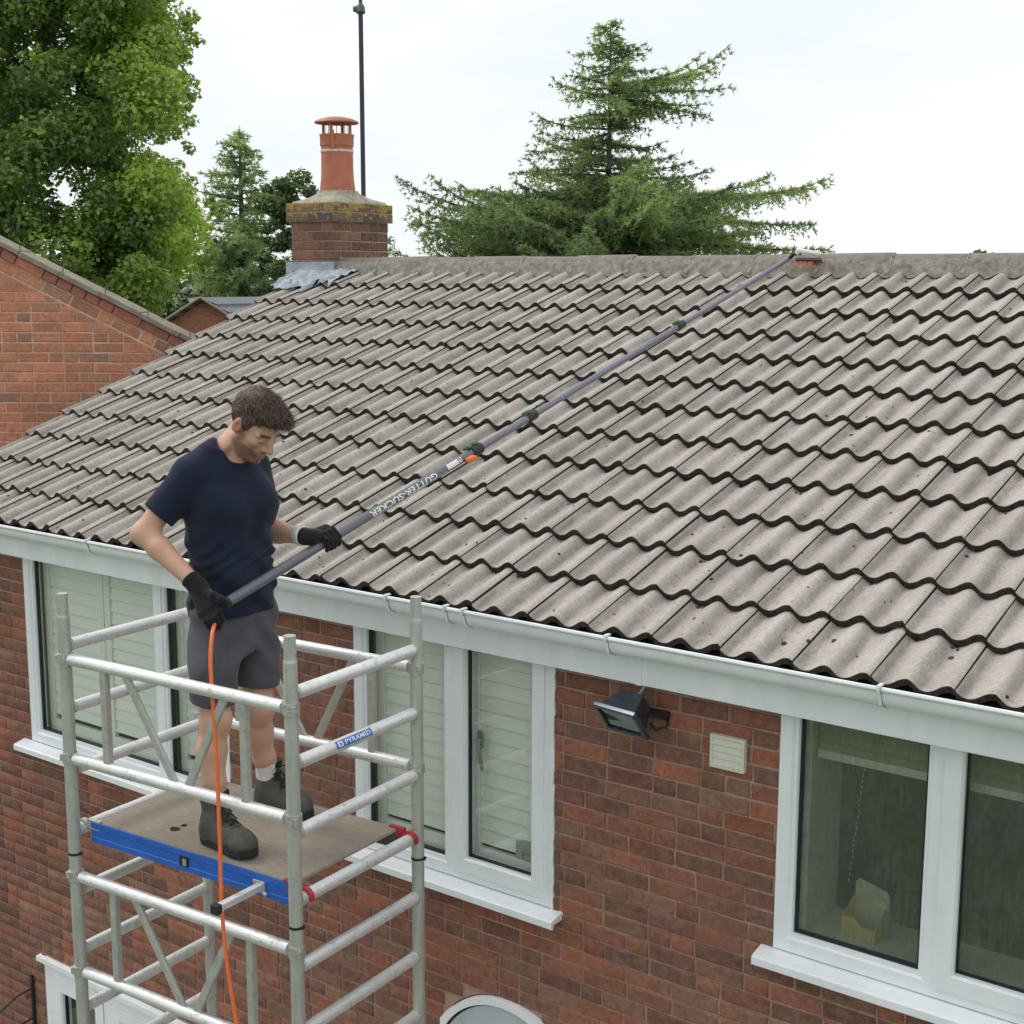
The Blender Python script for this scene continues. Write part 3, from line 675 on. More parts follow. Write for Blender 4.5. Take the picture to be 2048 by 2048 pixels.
def arch_pts(ins):
    P = []
    for k in range(n+1):
        x = a0+ins+(a1-a0-2*ins)*k/n; s = (x-(a0+a1)/2)/((a1-a0)/2-ins)*((ARCH[1]-ARCH[0])/2); P.append((x, arch_top((ARCH[0]+ARCH[1])/2+s)-.006-ins))
    return P
def arch_band(o, i, y0, y1):
    A, B_ = arch_pts(o), arch_pts(i); zb = ARCH[2]
    A = [(A[0][0], zb)]+A+[(A[-1][0], zb)]; B_ = [(B_[0][0], zb)]+B_+[(B_[-1][0], zb)]; m = len(A); b = MB()
    b.add([(x, y0, z) for x, z in A]+[(x, y0, z) for x, z in B_]+[(x, y1, z) for x, z in A]+[(x, y1, z) for x, z in B_],
          [(k, k+1, m+k+1, m+k) for k in range(m-1)]+[(m+k, m+k+1, 3*m+k+1, 3*m+k) for k in range(m-1)]+[(2*m+k, 2*m+k+1, k+1, k) for k in range(m-1)])
    return b
ar = arch_band(0, .028, FY-.03, YW+.08).build('arched_window', M_PVC, house, smooth=30); ar['label'] = 'round-headed white window below the middle window'
arch_band(.028, .037, FY-.012, YW+.02).build('gasket', M_GASKET, ar, smooth=30)
B_ = arch_pts(.037); MB().add([(x, FY-.014, z) for x, z in B_]+[(B_[-1][0], FY-.014, ARCH[2]), (B_[0][0], FY-.014, ARCH[2])], [tuple(range(n+2, -1, -1))]).build('panel', plain('pale_blue_grey_panel', (.52, .60, .65), .4, var=.05, scale=9), ar)

# wall vent (part of the wall it is fixed to)
vt = rect_frame(4.392, 4.545, -.555, -.419, .013, YW-.022, YW+.004).build('wall_vent', M_CREAM, house, bevel=.001)
for k in range(4):
    z = -.541+.0275*k
    MB().add([(4.404, YW-.020, z), (4.533, YW-.020, z), (4.533, YW-.0135, z+.0285), (4.404, YW-.0135, z+.0285), (4.404, YW, z), (4.533, YW, z)], [(0, 1, 2, 3), (0, 4, 5, 1)]).build('louvre', M_CREAM, vt)
# white sealant run down the right jamb of the middle window
b = MB(); z = W2[3]-.1
while z > W2[2]+.02:
    h = rr.uniform(.02, .06); b.box((W2[1]-.001, FY-.003-rr.uniform(0, .004), z-h), (W2[1]+rr.uniform(.005, .011), FY+.006, z)); z -= h
b.build('sealant', M_PVC, house)
# ================================================================== scaffold tower
t = NT('scuffed_aluminium'); n1 = t.noise(26, 6, .7); n2 = t.noise(110, 3, .6); n3 = t.noise(7, 4, .6)
c = t.mix(t.ramp(n3, .3, .7), (.74, .74, .72), (.86, .87, .87))
c = t.mix(t.math('MULTIPLY', t.ramp(n1, .56, .68), .6), c, (.30, .29, .27))
c = t.mix(t.math('MULTIPLY', t.ramp(n2, .64, .70), .8), c, (.09, .085, .08))
t.set(Base_Color=c, Metallic=.55, Roughness=t.ramp(n1, .3, .7, (.40, .40, .40, 1), (.60, .60, .60, 1))); t.bump(n1, .12, .004); M_ALU = t.mat
t = NT('dull_aluminium_post'); n1 = t.noise(30, 6, .7, stretch=(1, 1, .25)); n2 = t.noise(120, 3, .6)
c = t.mix(t.ramp(n1, .3, .72), (.46, .47, .44), (.63, .64, .61)); c = t.mix(t.math('MULTIPLY', t.ramp(n2, .66, .71), .8), c, (.10, .10, .09))
t.set(Base_Color=c, Metallic=.5, Roughness=.5); M_POST = t.mat
M_FLAT = plain('grey_flat_brace', (.50, .50, .47), .55, metal=.35, var=.12, scale=30, grime=.35, gscale=25)
M_BLACKB = plain('black_rubber_band', (.02, .02, .022), .7)
M_WELD = plain('weld_bead', (.55, .55, .53), .5, metal=.7, var=.3, scale=120, bump=.8)
SB = np.array([3.507, -1.241]); _a = R(4); SEX = np.array([-math.cos(_a), -math.sin(_a)]); SEY = np.array([-math.sin(_a), math.cos(_a)])
SL, SW = 1.19, .73
def S(x, y, z): q = SB+SEX*x+SEY*y; return (q[0], q[1], z)     # scaffold coordinates: x from post B to post A, y towards the wall
tower = thing('scaffold_tower', 'aluminium scaffold tower standing in front of the brick wall', 'scaffold', S(SL/2, SW/2, GZ))
RZ = [-.082-.2575*i for i in range(-0, 19)]
TOPZ = .13
for x, y in ((0, 0), (SL, 0), (0, SW), (SL, SW)):
    top = TOPZ
    b = MB(); zj = -1.0
    sp = [] if top < 0 else [(.0218, top), (.0218, top-.004)]
    z1 = top-.095 if top > 0 else top
    b.tube([S(x, y, GZ+.02), S(x, y, zj-.004)], .0254, 20); b.tube([S(x, y, zj-.002), S(x, y, z1)], .0254, 20)
    b.tube([S(x, y, zj-.0045), S(x, y, zj-.001)], .0245, 16)
    if top > 0:
        b.tube([S(x, y, z1-.001), S(x, y, top)], [.0222, .0222], 20); b.tube([S(x, y, z1-.004), S(x, y, z1+.010)], [.0254, .0228], 20)
    p = b.build('post', M_POST, tower, smooth=40)
    if top > 0:
        b = MB(); b.tube([S(x, y, zj+.046), S(x, y, zj+.056)], .0275, 16); b.tube([S(x-.03, y+.0, zj+.049), S(x-.03, y+.012, zj+.055)], .006, 6); b.build('locking_band', M_BLACKB, p, smooth=40)
    b = MB(); b.lathe([(.05, GZ+.004), (.05, GZ+.03), (.02, GZ+.03)], (S(x, y, 0)[0], S(x, y, 0)[1], 0), 16); b.build('foot', M_BLACKB, p)
for xx in (0, SL):                    # ladder end frames: four rungs to the metre
    for z in RZ:
        if z < GZ+.1: continue
        if xx == SL and False: continue
        b = MB(); b.tube([S(xx, .02, z), S(xx, SW-.02, z)], .0245, 18); r_ = b.build('rung', M_ALU, tower, smooth=40)
        for yy in (.0262, SW-.0262):
            MB().tube([S(xx, yy-.002, z), S(xx, yy+.002, z)], .0272, 16).build('weld', M_WELD, r_, smooth=60)
def truss(y, z1, z0, xa=0., xb=SL, clampside=(True, True)):
    """hinged side frame: two tubes, two uprights and a V of flat braces"""
    off = 0
    for z in (z1, z0):
        b = MB(); b.tube([S(xa+.035, y+off, z), S(xb-.035, y+off, z)], .0242, 18); tb = b.build('side_tube', M_ALU, tower, smooth=40)
        for e, d in ((xa, 1), (xb, -1)):
            b = MB(); b.tube([S(e, y, z-.022), S(e, y, z+.022)], .0305, 16); b.box((-.016, -.013, -.02), (.016, .013, .02), 0, Matrix.Translation(S(e+d*.034, y, z)) @ Matrix.Rotation(R(4), 4, 'Z'))
            b.tube([S(e-d*.026, y-.018, z-.012), S(e-d*.026, y-.018, z+.014)], .010, 8); b.build('hinge_clamp', M_WELD, tb, smooth=40)
    L_ = xb-xa
    def flat(x1, z1_, x2, z2_, w=.017, tk=.008):
        p, q = np.array(S(xa+x1, y, z1_)), np.array(S(xa+x2, y, z2_)); d = q-p; ln = np.linalg.norm(d); d /= ln; n = np.array([*SEY, 0.]); s = np.cross(d, n)
        M = Matrix(((s[0], n[0], d[0], p[0]), (s[1], n[1], d[1], p[1]), (s[2], n[2], d[2], p[2]), (0, 0, 0, 1)))
        MB().box((-w, -tk, 0), (w, tk, ln), 0, M).build('brace', M_FLAT, tower, bevel=.004)
    flat(L_*.81, z1-.015, L_*.81, z0+.015, .016, .014); flat(L_*.19, z1-.015, L_*.19, z0+.015, .016, .014)
    flat(L_*.71, z1-.015, L_*.50, z0+.015); flat(L_*.27, z1-.015, L_*.44, z0+.015)
truss(0, -.134, -.545); truss(0, -1.045, -1.46); truss(0, -1.96, -2.37); truss(0, -2.87, -3.28); truss(0, -3.78, -4.19)
truss(SW, -.158, -.566)
# maker's sticker on the second rung of the right-hand end frame
p0, p1 = np.array(S(0, .22, RZ[1])), np.array(S(0, .47, RZ[1])); dr = (p1-p0)/np.linalg.norm(p1-p0)
vw = CAM-p0; vw -= dr*(vw@dr); vw /= np.linalg.norm(vw); e2 = np.cross(dr, vw)      # e2: tangent direction round the tube
e2 = e2 if e2[2] > 0 else -e2
def wrap(p, d, nrm, tan, u, s, r):       # point on a tube: u along, s arc length round from direction nrm
    a = s/r; return p+d*u+r*(math.cos(a)*nrm+math.sin(a)*tan)
def sticker(name, p, d, nrm, tan, r, u0, u1, s0, s1, mat, parent, nu=2, ns=8, lift=.0008):
    v = [wrap(p, d, nrm, tan, u0+(u1-u0)*i/nu, s0+(s1-s0)*k/ns, r+lift) for i in range(nu+1) for k in range(ns+1)]
    return MB().add(v, [(i*(ns+1)+k, (i+1)*(ns+1)+k, (i+1)*(ns+1)+k+1, i*(ns+1)+k+1) for i in range(nu) for k in range(ns)]).build(name, mat, parent)
def text_on(name, body, size, p, d, nrm, tan, r, u, s, mat, parent, flip=False, lift=.0014, length=None):
    cu = bpy.data.curves.new(name, 'FONT'); cu.body = body; cu.size = size; cu.resolution_u = 3; cu.offset = size*.02
    ob = bpy.data.objects.new(name, cu); col.objects.link(ob); bpy.context.view_layer.update()
    me = bpy.data.meshes.new_from_object(ob.evaluated_get(bpy.context.evaluated_depsgraph_get())); bpy.data.objects.remove(ob)
    bm = bmesh.new(); bm.from_mesh(me); bmesh.ops.triangulate(bm, faces=bm.faces[:])
    for _ in range(5):
        ed = [e for e in bm.edges if e.calc_length() > size*.16]
        if ed: bmesh.ops.subdivide_edges(bm, edges=ed, cuts=1); bmesh.ops.triangulate(bm, faces=[f for f in bm.faces if len(f.verts) > 3])
    bm.to_mesh(me); bm.free()
    co = np.array([v.co for v in me.vertices]); w = co[:, 0].max()-co[:, 0].min(); h = co[:, 1].max(); k = (length/w) if length else 1
    for v_, q in zip(me.vertices, co):
        a, b = (q[0]-co[:, 0].min())*k, q[1]-h/2
        if flip: a, b = -a, -b
        v_.co = wrap(p, d, nrm, tan, u+a, s+b, r+lift)
    me.materials.clear(); me.materials.append(mat); me.update()
    o = bpy.data.objects.new(name, me); put(o, parent); return o
M_STK = plain('blue_sticker', (.035, .16, .52), .4, var=.08); M_WHITE = plain('white_print', (.82, .82, .82), .5, var=.03)
nb = -dr*0
stk_parent = tower
o = sticker('sticker', p0, dr, vw, e2, .0245, -.005, .20, -.014, .016, M_STK, stk_parent); 
text_on('sticker_lettering', 'PYRAMID', .026, p0, dr, vw, e2, .0245, .045, .001, M_WHITE, stk_parent, length=.145)
sticker('sticker_emblem', p0, dr, vw, e2, .0245, .004, .032, -.009, .011, M_WHITE, stk_parent, lift=.0013)
v = []
for k in range(10):
    a = R(90+36*k); rr_ = .010 if k % 2 == 0 else .004; v.append(wrap(p0, dr, vw, e2, .018+rr_*math.cos(a), .001+rr_*math.sin(a), .0245+.0018))
MB().add(v, [tuple(range(10))]).build('sticker_star', M_STK, stk_parent)

# ================================================================== platform
M_PLY = plain('worn_plywood_deck', (.30, .255, .205), .9, var=.14, scale=18, bump=.35, stretch=(1, 5, 1), grime=.30, gscale=5, gcol=(.17, .145, .12))
M_BLUE = plain('blue_painted_beam', (.022, .13, .55), .42, var=.08, scale=14, grime=.08, gscale=20, gcol=(.2, .22, .28))
M_RED = plain('red_painted_hook', (.45, .03, .045), .45, var=.15, scale=30)
DZ = -.82
deck = thing('scaffold_platform', 'brown plywood scaffold platform with blue side beam and red hooks', 'platform', S(.6, .36, DZ))
SM = Matrix(((SEX[0], SEY[0], 0, SB[0]), (SEX[1], SEY[1], 0, SB[1]), (0, 0, 1, 0), (0, 0, 0, 1)))      # scaffold frame
DX0, DX1, DY0, DY1 = .062, 1.135, .045, .69
MB().box((DX0, DY0+.004, DZ-.012), (DX1, DY1-.004, DZ), 0, SM).build('plywood_board', M_PLY, deck, bevel=.0015)
def beam(y, s, dn=0.):
    b = MB(); prof = [(0, DZ-.003), (0, DZ-.078), (s*.02, DZ-.078), (s*.02, DZ-.074), (s*.004, DZ-.074), (s*.004, DZ-.056), (-s*.003, DZ-.053), (-s*.003, DZ-.032), (s*.004, DZ-.029), (s*.004, DZ-.0065), (s*.03, DZ-.0065)]
    o = [(y-s*.004 if a == 0 else y+a, z) for a, z in prof]
    T_ = DZ+.001-dn; pp = [(y-s*.004, T_), (y-s*.004, DZ-.022), (y-s*.001, DZ-.026), (y-s*.001, DZ-.058), (y-s*.004, DZ-.062), (y-s*.004, DZ-.082), (y+s*.022, DZ-.082), (y+s*.022, DZ-.013), (y+s*.006, DZ-.013-dn*.5), (y+s*.006, T_)]
    n = len(pp); b.add([tuple(SM @ Vector((DX0, a, z))) for a, z in pp]+[tuple(SM @ Vector((DX1, a, z))) for a, z in pp], [(i, (i+1) % n, n+(i+1) % n, n+i) for i in range(n)]+[tuple(range(n)), tuple(range(2*n-1, n-1, -1))])
    return b.build('side_beam', M_BLUE, deck)
bf = beam(DY0, 1); beam(DY1, -1, .016).data.materials[0] = plain('dull_brown_beam', (.16, .14, .12), .7)
MB().box((.585, DY0-.0065, DZ-.062), (.630, DY0+.002, DZ-.020), 0, SM).build('sensor_recess', M_BLACKB, bf)
MB().box((.590, DY0-.012, DZ-.055), (.607, DY0-.004, DZ-.030), 0, SM).build('latch_plate', M_WELD, bf)
for xx, d in ((0, 1), (SL, -1)):
    for yy in (DY0+.008, DY1-.012):
        b = MB(); zc = RZ[3]; P = []
        for k in range(9): a = R(-20+200*k/8); P.append((d*(-.0)+.036*math.cos(a)*(-d), zc+.036*math.sin(a)))
        outer = [(xx+p, z) for p, z in P]; inner = [(xx+p*.027/.036, zc+(z-zc)*.027/.036) for p, z in P]
        poly = outer+inner[::-1]
        M = SM @ Matrix(((1, 0, 0, 0), (0, 0, 1, yy-.010), (0, 1, 0, 0), (0, 0, 0, 1)))
        m = len(outer)
        for k in range(m-1): b.prism([outer[k], outer[k+1], inner[k+1], inner[k]], M, .020)
        b.box((min(xx+d*.027, xx+d*.10), yy-.0098, zc+.004), (max(xx+d*.027, xx+d*.10), yy+.0098, zc+.042), 0, SM)
        b.build('hook', M_RED if xx == 0 else M_WELD, deck)
# stub of a hop-up bracket sticking out of the blue beam
b = MB(); b.box((.20, DY0-.215, DZ-.060), (.228, DY0-.003, DZ-.034), 0, SM @ Matrix.Rotation(R(0), 4, 'Z')); sb = b.build('square_bar', M_ALU, deck, bevel=.003)
b = MB(); b.box((.196, DY0-.240, DZ-.065), (.232, DY0-.2145, DZ-.029), 0, SM); b.build('bar_cap', M_BLACKB, sb, bevel=.003)
b = MB(); b.box((.185, DY0-.010, DZ-.070), (.243, DY0-.0015, DZ-.022), 0, SM); b.tube([SM @ Vector((.18, DY0-.02, DZ-.06)), SM @ Vector((.165, DY0-.02, DZ-.062))], .008, 8); b.build('bar_bracket', M_WELD, sb, bevel=.002)
b = MB()
rd = random.Random(4)
for k in range(6):
    x, y = (.80, .20) if k < 5 else (.76, .26); q = SM @ Vector((x+rd.uniform(-.05, .05)*(.5 if k else .2), y+rd.uniform(-.03, .03), DZ))
    b.lathe([(.001, .004), (rd.uniform(.006, .016) if k else .022, .0006)], tuple(q), 7, cap0=False, cap1=False)
b.build('moss_crumbs', plain('black_moss', (.02, .018, .014), .95, bump=.5), deck)

# ================================================================== telescopic pole with brush
top = np.array(rp_(3.045, 3.775, .058)); bot = np.array([3.030, -1.115, .150])
pd = top-bot; PL = np.linalg.norm(pd); pd /= PL
pole = thing('cleaning_pole', 'long grey telescopic cleaning pole held by the man, brush resting under the ridge', 'pole', tuple(bot))
M_CARB = plain('grey_carbon_tube', (.15, .152, .175), .33, metal=.25, var=.10, scale=40); M_CARB2 = plain('silver_grey_tube', (.20, .195, .245), .28, metal=.45, var=.08, scale=40)
M_CLAMP = plain('black_plastic_clamp', (.016, .018, .018), .5); M_GREEN = plain('green_clamp_lever', (.07, .20, .045), .5); M_LIME = plain('lime_print', (.16, .50, .035), .5); M_ORNG = plain('orange_tape', (.80, .19, .05), .6)
def pp(t_): return bot+pd*t_
def tpx(xp):   # distance along the pole whose picture x is xp (2048 px)
    lo, hi = 0, PL
    for _ in range(40):
        m = (lo+hi)/2
        if px(pp(m))[0] < xp: lo = m
        else: hi = m
    return lo
tA, tB, tC = tpx(955), tpx(1065), tpx(1362)
secs = [(0, tA, .0200, M_CARB), (tA-.04, tB, .0178, M_CARB2), (tB-.04, tC, .0158, M_CARB2), (tC-.04, PL-.02, .0140, M_CARB2)]
for a, b_, r_, m in secs: MB().tube([pp(a), pp((a+b_)/2), pp(b_)], r_, 20).build('pole_section', m, pole, smooth=40)
MB().tube([pp(-.006), pp(.02)], .0212, 20).build('end_cap', M_CLAMP, pole, smooth=40)
pn = CAM-pp(1.2); pn -= pd*(pn@pd); pn /= np.linalg.norm(pn); pt = np.cross(pd, pn); pt = pt if pt[2] > 0 else -pt     # towards the viewer, and upwards round the tube
for t_, r_, n_ in ((tA, .020, 2), (tB, .0178, 1), (tC, .0158, 1)):
    b = MB(); b.tube([pp(t_-.05), pp(t_-.045), pp(t_+.02), pp(t_+.024)], [r_+.002, r_+.007, r_+.006, r_+.002], 16); cl = b.build('clamp', M_CLAMP, pole, smooth=40)
    for k in range(n_):
        b = MB(); q = pp(t_-.03+.045*k-.02*(n_-1))+pt*(r_+.008)
        M = Matrix(((pd[0], pn[0], pt[0], q[0]), (pd[1], pn[1], pt[1], q[1]), (pd[2], pn[2], pt[2], q[2]), (0, 0, 0, 1)))
        b.box((-.014, -.020, -.006), (.014, .020, .010), 0, M); b.build('clamp_lever', M_GREEN, cl, bevel=.004)
ta, tb = tpx(736), tpx(868)
text_on('pole_lettering', 'GUTTER-SUCKER', .040, pp(0), pd, pn, pt, .020, tb, -.004, M_WHITE, pole, flip=True, length=tb-ta)
sticker('green_line', pp(0), pd, pn, pt, .020, ta-.01, (ta+tb)/2+.05, .0235, .0275, M_LIME, pole)
t1, t2 = tpx(884), tpx(907)
sticker('logo_panel', pp(0), pd, pn, pt, .020, t1+.02, t2+.04, -.013, .013, M_WHITE, pole)
text_on('logo_letter', 'G', .032, pp(0), pd, pn, pt, .020, t2+.035, 0, M_CARB, pole, flip=True, lift=.002)
v = [wrap(pp(0), pd, pn, pt, u, s, .0212) for u, s in ((t1-.055, -.016), (t1+.015, -.018), (t1+.018, .006), (t1-.02, -.002))]; MB().add(v, [(0, 1, 2, 3)]).build('logo_leaf', M_LIME, pole)
b = MB(); t3 = tpx(932); q = pp(t3)-pt*.016
b.tube([q-pd*.035+pn*.018, q+pd*.0+pn*.026-pt*.006, q+pd*.03+pn*.022-pt*.012], [.010, .016, .009], 8); b.build('tape_tab', M_ORNG, pole, smooth=50)
# angled brush head: gooseneck, two brackets, stock and bristles
sx = np.array([1., 0, 0]); rn = np.array([0, -SA, CA]); ru = np.array([0, CA, SA])
b = MB(); b.tube([pp(PL-.03), pp(PL+.0), top+rn*.030+sx*.035, top+rn*.034+sx*.085], .012, 12); nk = b.build('gooseneck', M_CLAMP, pole, smooth=40)
M_SIL = plain('pale_grey_plastic', (.74, .72, .76), .4)
b = MB(); b.tube([top+rn*.034+sx*.06, top+rn*.050+sx*.075], .018, 12); b.tube([top+rn*.052+sx*.07, top+rn*.030+sx*.20], .015, 12); b.build('bracket', M_SIL, pole, smooth=40)
bc = top+sx*.135-ru*.015-rn*.004; ax = sx*.995-ru*.06; ax /= np.linalg.norm(ax)
BS = .62
Mb = Matrix(((ax[0], ru[0], rn[0], bc[0]), (ax[1], ru[1], rn[1], bc[1]), (ax[2], ru[2], rn[2], bc[2]), (0, 0, 0, 1))) @ Matrix.Diagonal((BS, BS, BS, 1))
st = MB().box((-.135, -.028, -.004), (.135, .028, .016), 0, Mb).build('brush_stock', plain('navy_brush_stock', (.02, .02, .035), .5), pole, bevel=.004)
b = MB(); rbr = random.Random(8)
for k in range(170):
    u, w = rbr.uniform(-.13, .13), rbr.uniform(-.026, .026); a = Mb @ Vector((u, w, -.003)); e = Mb @ Vector((u*1.12+rbr.uniform(-.01, .01), w*2.0-.012+rbr.uniform(-.01, .01), -.034+rbr.uniform(-.006, .004)))
    b.tube([a, e], [.0028, .0015], 4, m=0 if u < .06 else 1)
b.build('bristles', [plain('orange_bristle', (.72, .22, .09), .8), plain('dark_red_bristle', (.20, .035, .035), .8)], pole)['kind'] = 'stuff'

# ================================================================== orange hose
HP = [(446, 1206, 5.31), (438, 1222, 5.315), (430, 1246, 5.27), (424, 1272, 5.205), (421, 1320, 5.175), (424, 1380, 5.165), (429, 1450, 5.16), (435, 1560, 5.155), (440, 1690, 5.15), (443, 1800, 5.145), (452, 1910, 5.14), (474, 2050, 5.135), (500, 2200, 5.13), (520, 2500, 5.12), (530, 2900, 5.12)]
P = [np.array(at(*q)) for q in HP]; P.insert(0, bot+pd*.02)
def cr(P, n=6):
    o = []
    for i in range(len(P)-1):
        a, b, c_, d = P[max(i-1, 0)], P[i], P[i+1], P[min(i+2, len(P)-1)]
        for k in range(n):
            t_ = k/n; o.append(.5*(2*b+(c_-a)*t_+(2*a-5*b+4*c_-d)*t_*t_+(3*b-a-3*c_+d)*t_**3))
    return o+[P[-1]]
P = cr(P); e = P[-1]; P += [np.array([e[0]+.02, e[1], GZ+.3]), np.array([e[0]+.1, e[1]-.05, GZ+.03]), np.array([e[0]+.9, e[1]-.4, GZ+.012]), np.array([e[0]+2.5, e[1]-.2, GZ+.012])]
tag(MB().tube(P, .0075, 10).build('hose', plain('orange_rubber_hose', (.80, .17, .045), .45, var=.06), smooth=50), 'thin orange hose hanging from the pole end down past the platform', 'hose')

# ================================================================== floodlight under the eaves
fl = thing('floodlight', 'black floodlight with angled glass front fixed under the eaves', 'floodlight', (4.14, YW, -.42))
M_FL = plain('dark_blue_black_metal', (.06, .07, .095), .24, metal=.5, var=.2, scale=25, grime=.3, gscale=20, gcol=(.10, .12, .16)); M_FLG = glass_mat('floodlight_glass', (.42, .46, .36), refl=1.2)
FM = Matrix.Translation((4.085, YW-.140, -.352)) @ Matrix.Rotation(R(-8), 4, 'Z') @ Matrix.Rotation(R(37), 4, 'X') @ Matrix.Diagonal((1.1, 1.1, 1.1, 1))
# body: rear box tapering to the back, flanged rim, recessed reflector
b = MB()
F0 = [(-.085, -.045, -.060), (.085, -.045, -.060), (.085, -.045, .060), (-.085, -.045, .060)]; B0 = [(-.050, .055, -.034), (.050, .055, -.034), (.050, .055, .038), (-.050, .055, .038)]
b.add([tuple(FM @ Vector(q)) for q in F0+B0], [(0, 1, 5, 4), (1, 2, 6, 5), (2, 3, 7, 6), (3, 0, 4, 7), (7, 4, 5, 6)])
b.build('housing', M_FL, fl, bevel=.004)
b = MB()
for lo, hi in (((-.098, -.062, .054), (.098, -.043, .070)), ((-.098, -.062, -.070), (.098, -.043, -.054)), ((-.098, -.062, -.054), (-.082, -.043, .054)), ((.082, -.062, -.054), (.098, -.043, .054))): b.box(lo, hi, 0, FM)
b.build('rim', M_FL, fl, bevel=.003)
b = MB(); b.add([tuple(FM @ Vector(q)) for q in ((-.082, -.054, -.054), (.082, -.054, -.054), (.082, -.054, .054), (-.082, -.054, .054))], [(0, 1, 2, 3)]); b.build('glass', M_FLG, fl)
b = MB(); b.add([tuple(FM @ Vector(q)) for q in ((-.08, -.046, -.053), (.08, -.046, -.053), (.055, .02, -.03), (-.055, .02, -.03), (-.08, -.046, .053), (.08, -.046, .053), (.055, .02, .03), (-.055, .02, .03))], [(0, 1, 2, 3), (5, 4, 7, 6), (3, 2, 6, 7), (0, 3, 7, 4), (2, 1, 5, 6)]); b.build('reflector', plain('pale_reflector', (.55, .56, .48), .35, metal=.4), fl)
b = MB(); b.tube([FM @ Vector((.103, 0, 0)), (4.20, YW-.06, -.37), (4.19, YW-.002, -.385)], .010, 8); b.tube([FM @ Vector((-.103, 0, 0)), (3.985, YW-.06, -.35), (4.00, YW-.002, -.385)], .008, 8); b.box((4.06, YW-.012, -.410), (4.195, YW-.002, -.372)); b.tube([(4.12, YW-.03, -.43), (4.16, YW-.055, -.445), (4.20, YW-.03, -.425), (4.19, YW-.006, -.40)], .006, 8); b.build('bracket', M_IRON, fl, bevel=.001)
b = MB(); b.tube([(4.085, YW-.012, -.232), (4.088, YW-.014, -.27), (4.080, YW-.05, -.305), (4.06, YW-.09, -.325)], .0055, 8); b.build('cable', plain('white_cable', (.62, .60, .52), .5), fl, smooth=40)

# ================================================================== yellow card box on the bathroom sill
bx = thing('card_box', 'open yellow display box on the inner sill behind the dark window', 'box', (4.99, YW+.19, W3[2]+.062))
M_YEL = plain('yellow_card', (.62, .50, .16), .7, var=.05); M_YEL2 = plain('pale_card', (.55, .55, .40), .7, var=.05)
BM = Matrix.Translation((4.985, YW+.185, W3[2]+.0625)) @ Matrix.Rotation(R(-8), 4, 'Z')
MB().box((-.075, -.05, 0), (.075, .05, .004), 0, BM).build('base', M_YEL, bx)
b = MB(); b.prism([(-.075, .001), (.075, .001), (.075, .055), (.02, .055), (-.02, .085), (-.075, .075)], BM @ Matrix(((1, 0, 0, 0), (0, 0, 1, -.05), (0, 1, 0, 0), (0, 0, 0, 1))), .003); b.build('front_panel', M_YEL, bx)
b = MB(); b.prism([(-.047, .001), (.047, .001), (.047, .10), (.02, .13), (-.047, .055)], BM @ Matrix(((0, 0, 1, .072), (1, 0, 0, 0), (0, 1, 0, 0), (0, 0, 0, 1))), .003); b.prism([(-.047, .001), (.047, .001), (.047, .14), (-.047, .075)], BM @ Matrix(((0, 0, 1, -.075), (1, 0, 0, 0), (0, 1, 0, 0), (0, 0, 0, 1))), .003); b.build('side_panels', M_YEL, bx)
b = MB(); b.prism([(-.075, .001), (.075, .001), (.075, .17), (.06, .185), (-.06, .205), (-.075, .19)], BM @ Matrix(((1, 0, 0, 0), (0, 0, 1, .047), (0, 1, 0, 0), (0, 0, 0, 1))), .003); b.build('back_panel', M_YEL2, bx)
b = MB(); b.prism([(.048+.018*math.cos(R(30*k)), .125+.015*math.sin(R(30*k))) for k in range(12)], BM @ Matrix(((1, 0, 0, 0), (0, 0, 1, .0455), (0, 1, 0, 0), (0, 0, 0, 1))), .001); b.build('round_sticker', M_WHITE, bx)

# ================================================================== iron bracket on the wall, lower left
ib = thing('iron_bracket', 'black wrought-iron bracket on the wall at the lower left edge', 'bracket', (-.375, YW, -3.2))
b = MB(); b.box((-.385, YW-.016, -3.45), (-.365, YW-.001, -2.975)); b.build('back_plate', M_IRON, ib)
b = MB(); b.tube([(-.375, YW-.012, -3.06), (-.375, YW-.12, -3.07), (-.375, YW-.26, -3.13), (-.375, YW-.34, -3.22)], .006, 8); b.tube([(-.375, YW-.012, -3.26), (-.375, YW-.15, -3.27), (-.375, YW-.34, -3.22)], .006, 8); b.tube([(-.375, YW-.012, -3.09), (-.375, YW-.05, -3.115), (-.375, YW-.06, -3.09), (-.375, YW-.04, -3.08)], .005, 8); b.tube([(-.375, YW-.012, -3.29), (-.375, YW-.05, -3.315), (-.375, YW-.06, -3.29)], .005, 8); b.build('arm', M_IRON, ib, smooth=40)

# ================================================================== mast behind the chimney
ms_top, ms_bot = np.array(at(721, 10, 11.85)), np.array(at(727, 392, 11.80))
dd = ms_top-ms_bot
mast = thing('aerial_mast', 'tall thin dark pole rising behind the chimney past the top of the picture', 'mast', tuple(ms_bot-dd*.5))
M_MAST = plain('dark_violet_grey_pole', (.030, .028, .050), .5, metal=.2, var=.1)
MB().tube([ms_bot-dd*.5, ms_top], .0195, 12).build('pole_section', M_MAST, mast, smooth=40); MB().tube([ms_top-dd*.01, ms_top+dd*.8], .0150, 12).build('pole_section', M_MAST, mast, smooth=40)
b = MB(); u = dd/np.linalg.norm(dd); q = ms_top-u*.035
b.tube([q-u*.045, q-u*.03, q+u*.02, q+u*.045], [.018, .040, .036, .020], 12); b.tube([q-rgt*.02, q-rgt*.062], [.03, .022], 10); b.build('clamp', plain('grey_clamp', (.09, .10, .105), .5), mast, smooth=40)
b = MB(); w = ms_bot-dd*.12; b.box((-.03, -.28, -.02), (.03, .03, .02), 0, Matrix.Translation(tuple(w)) ); b.build('wall_bracket', M_IRON, mast)
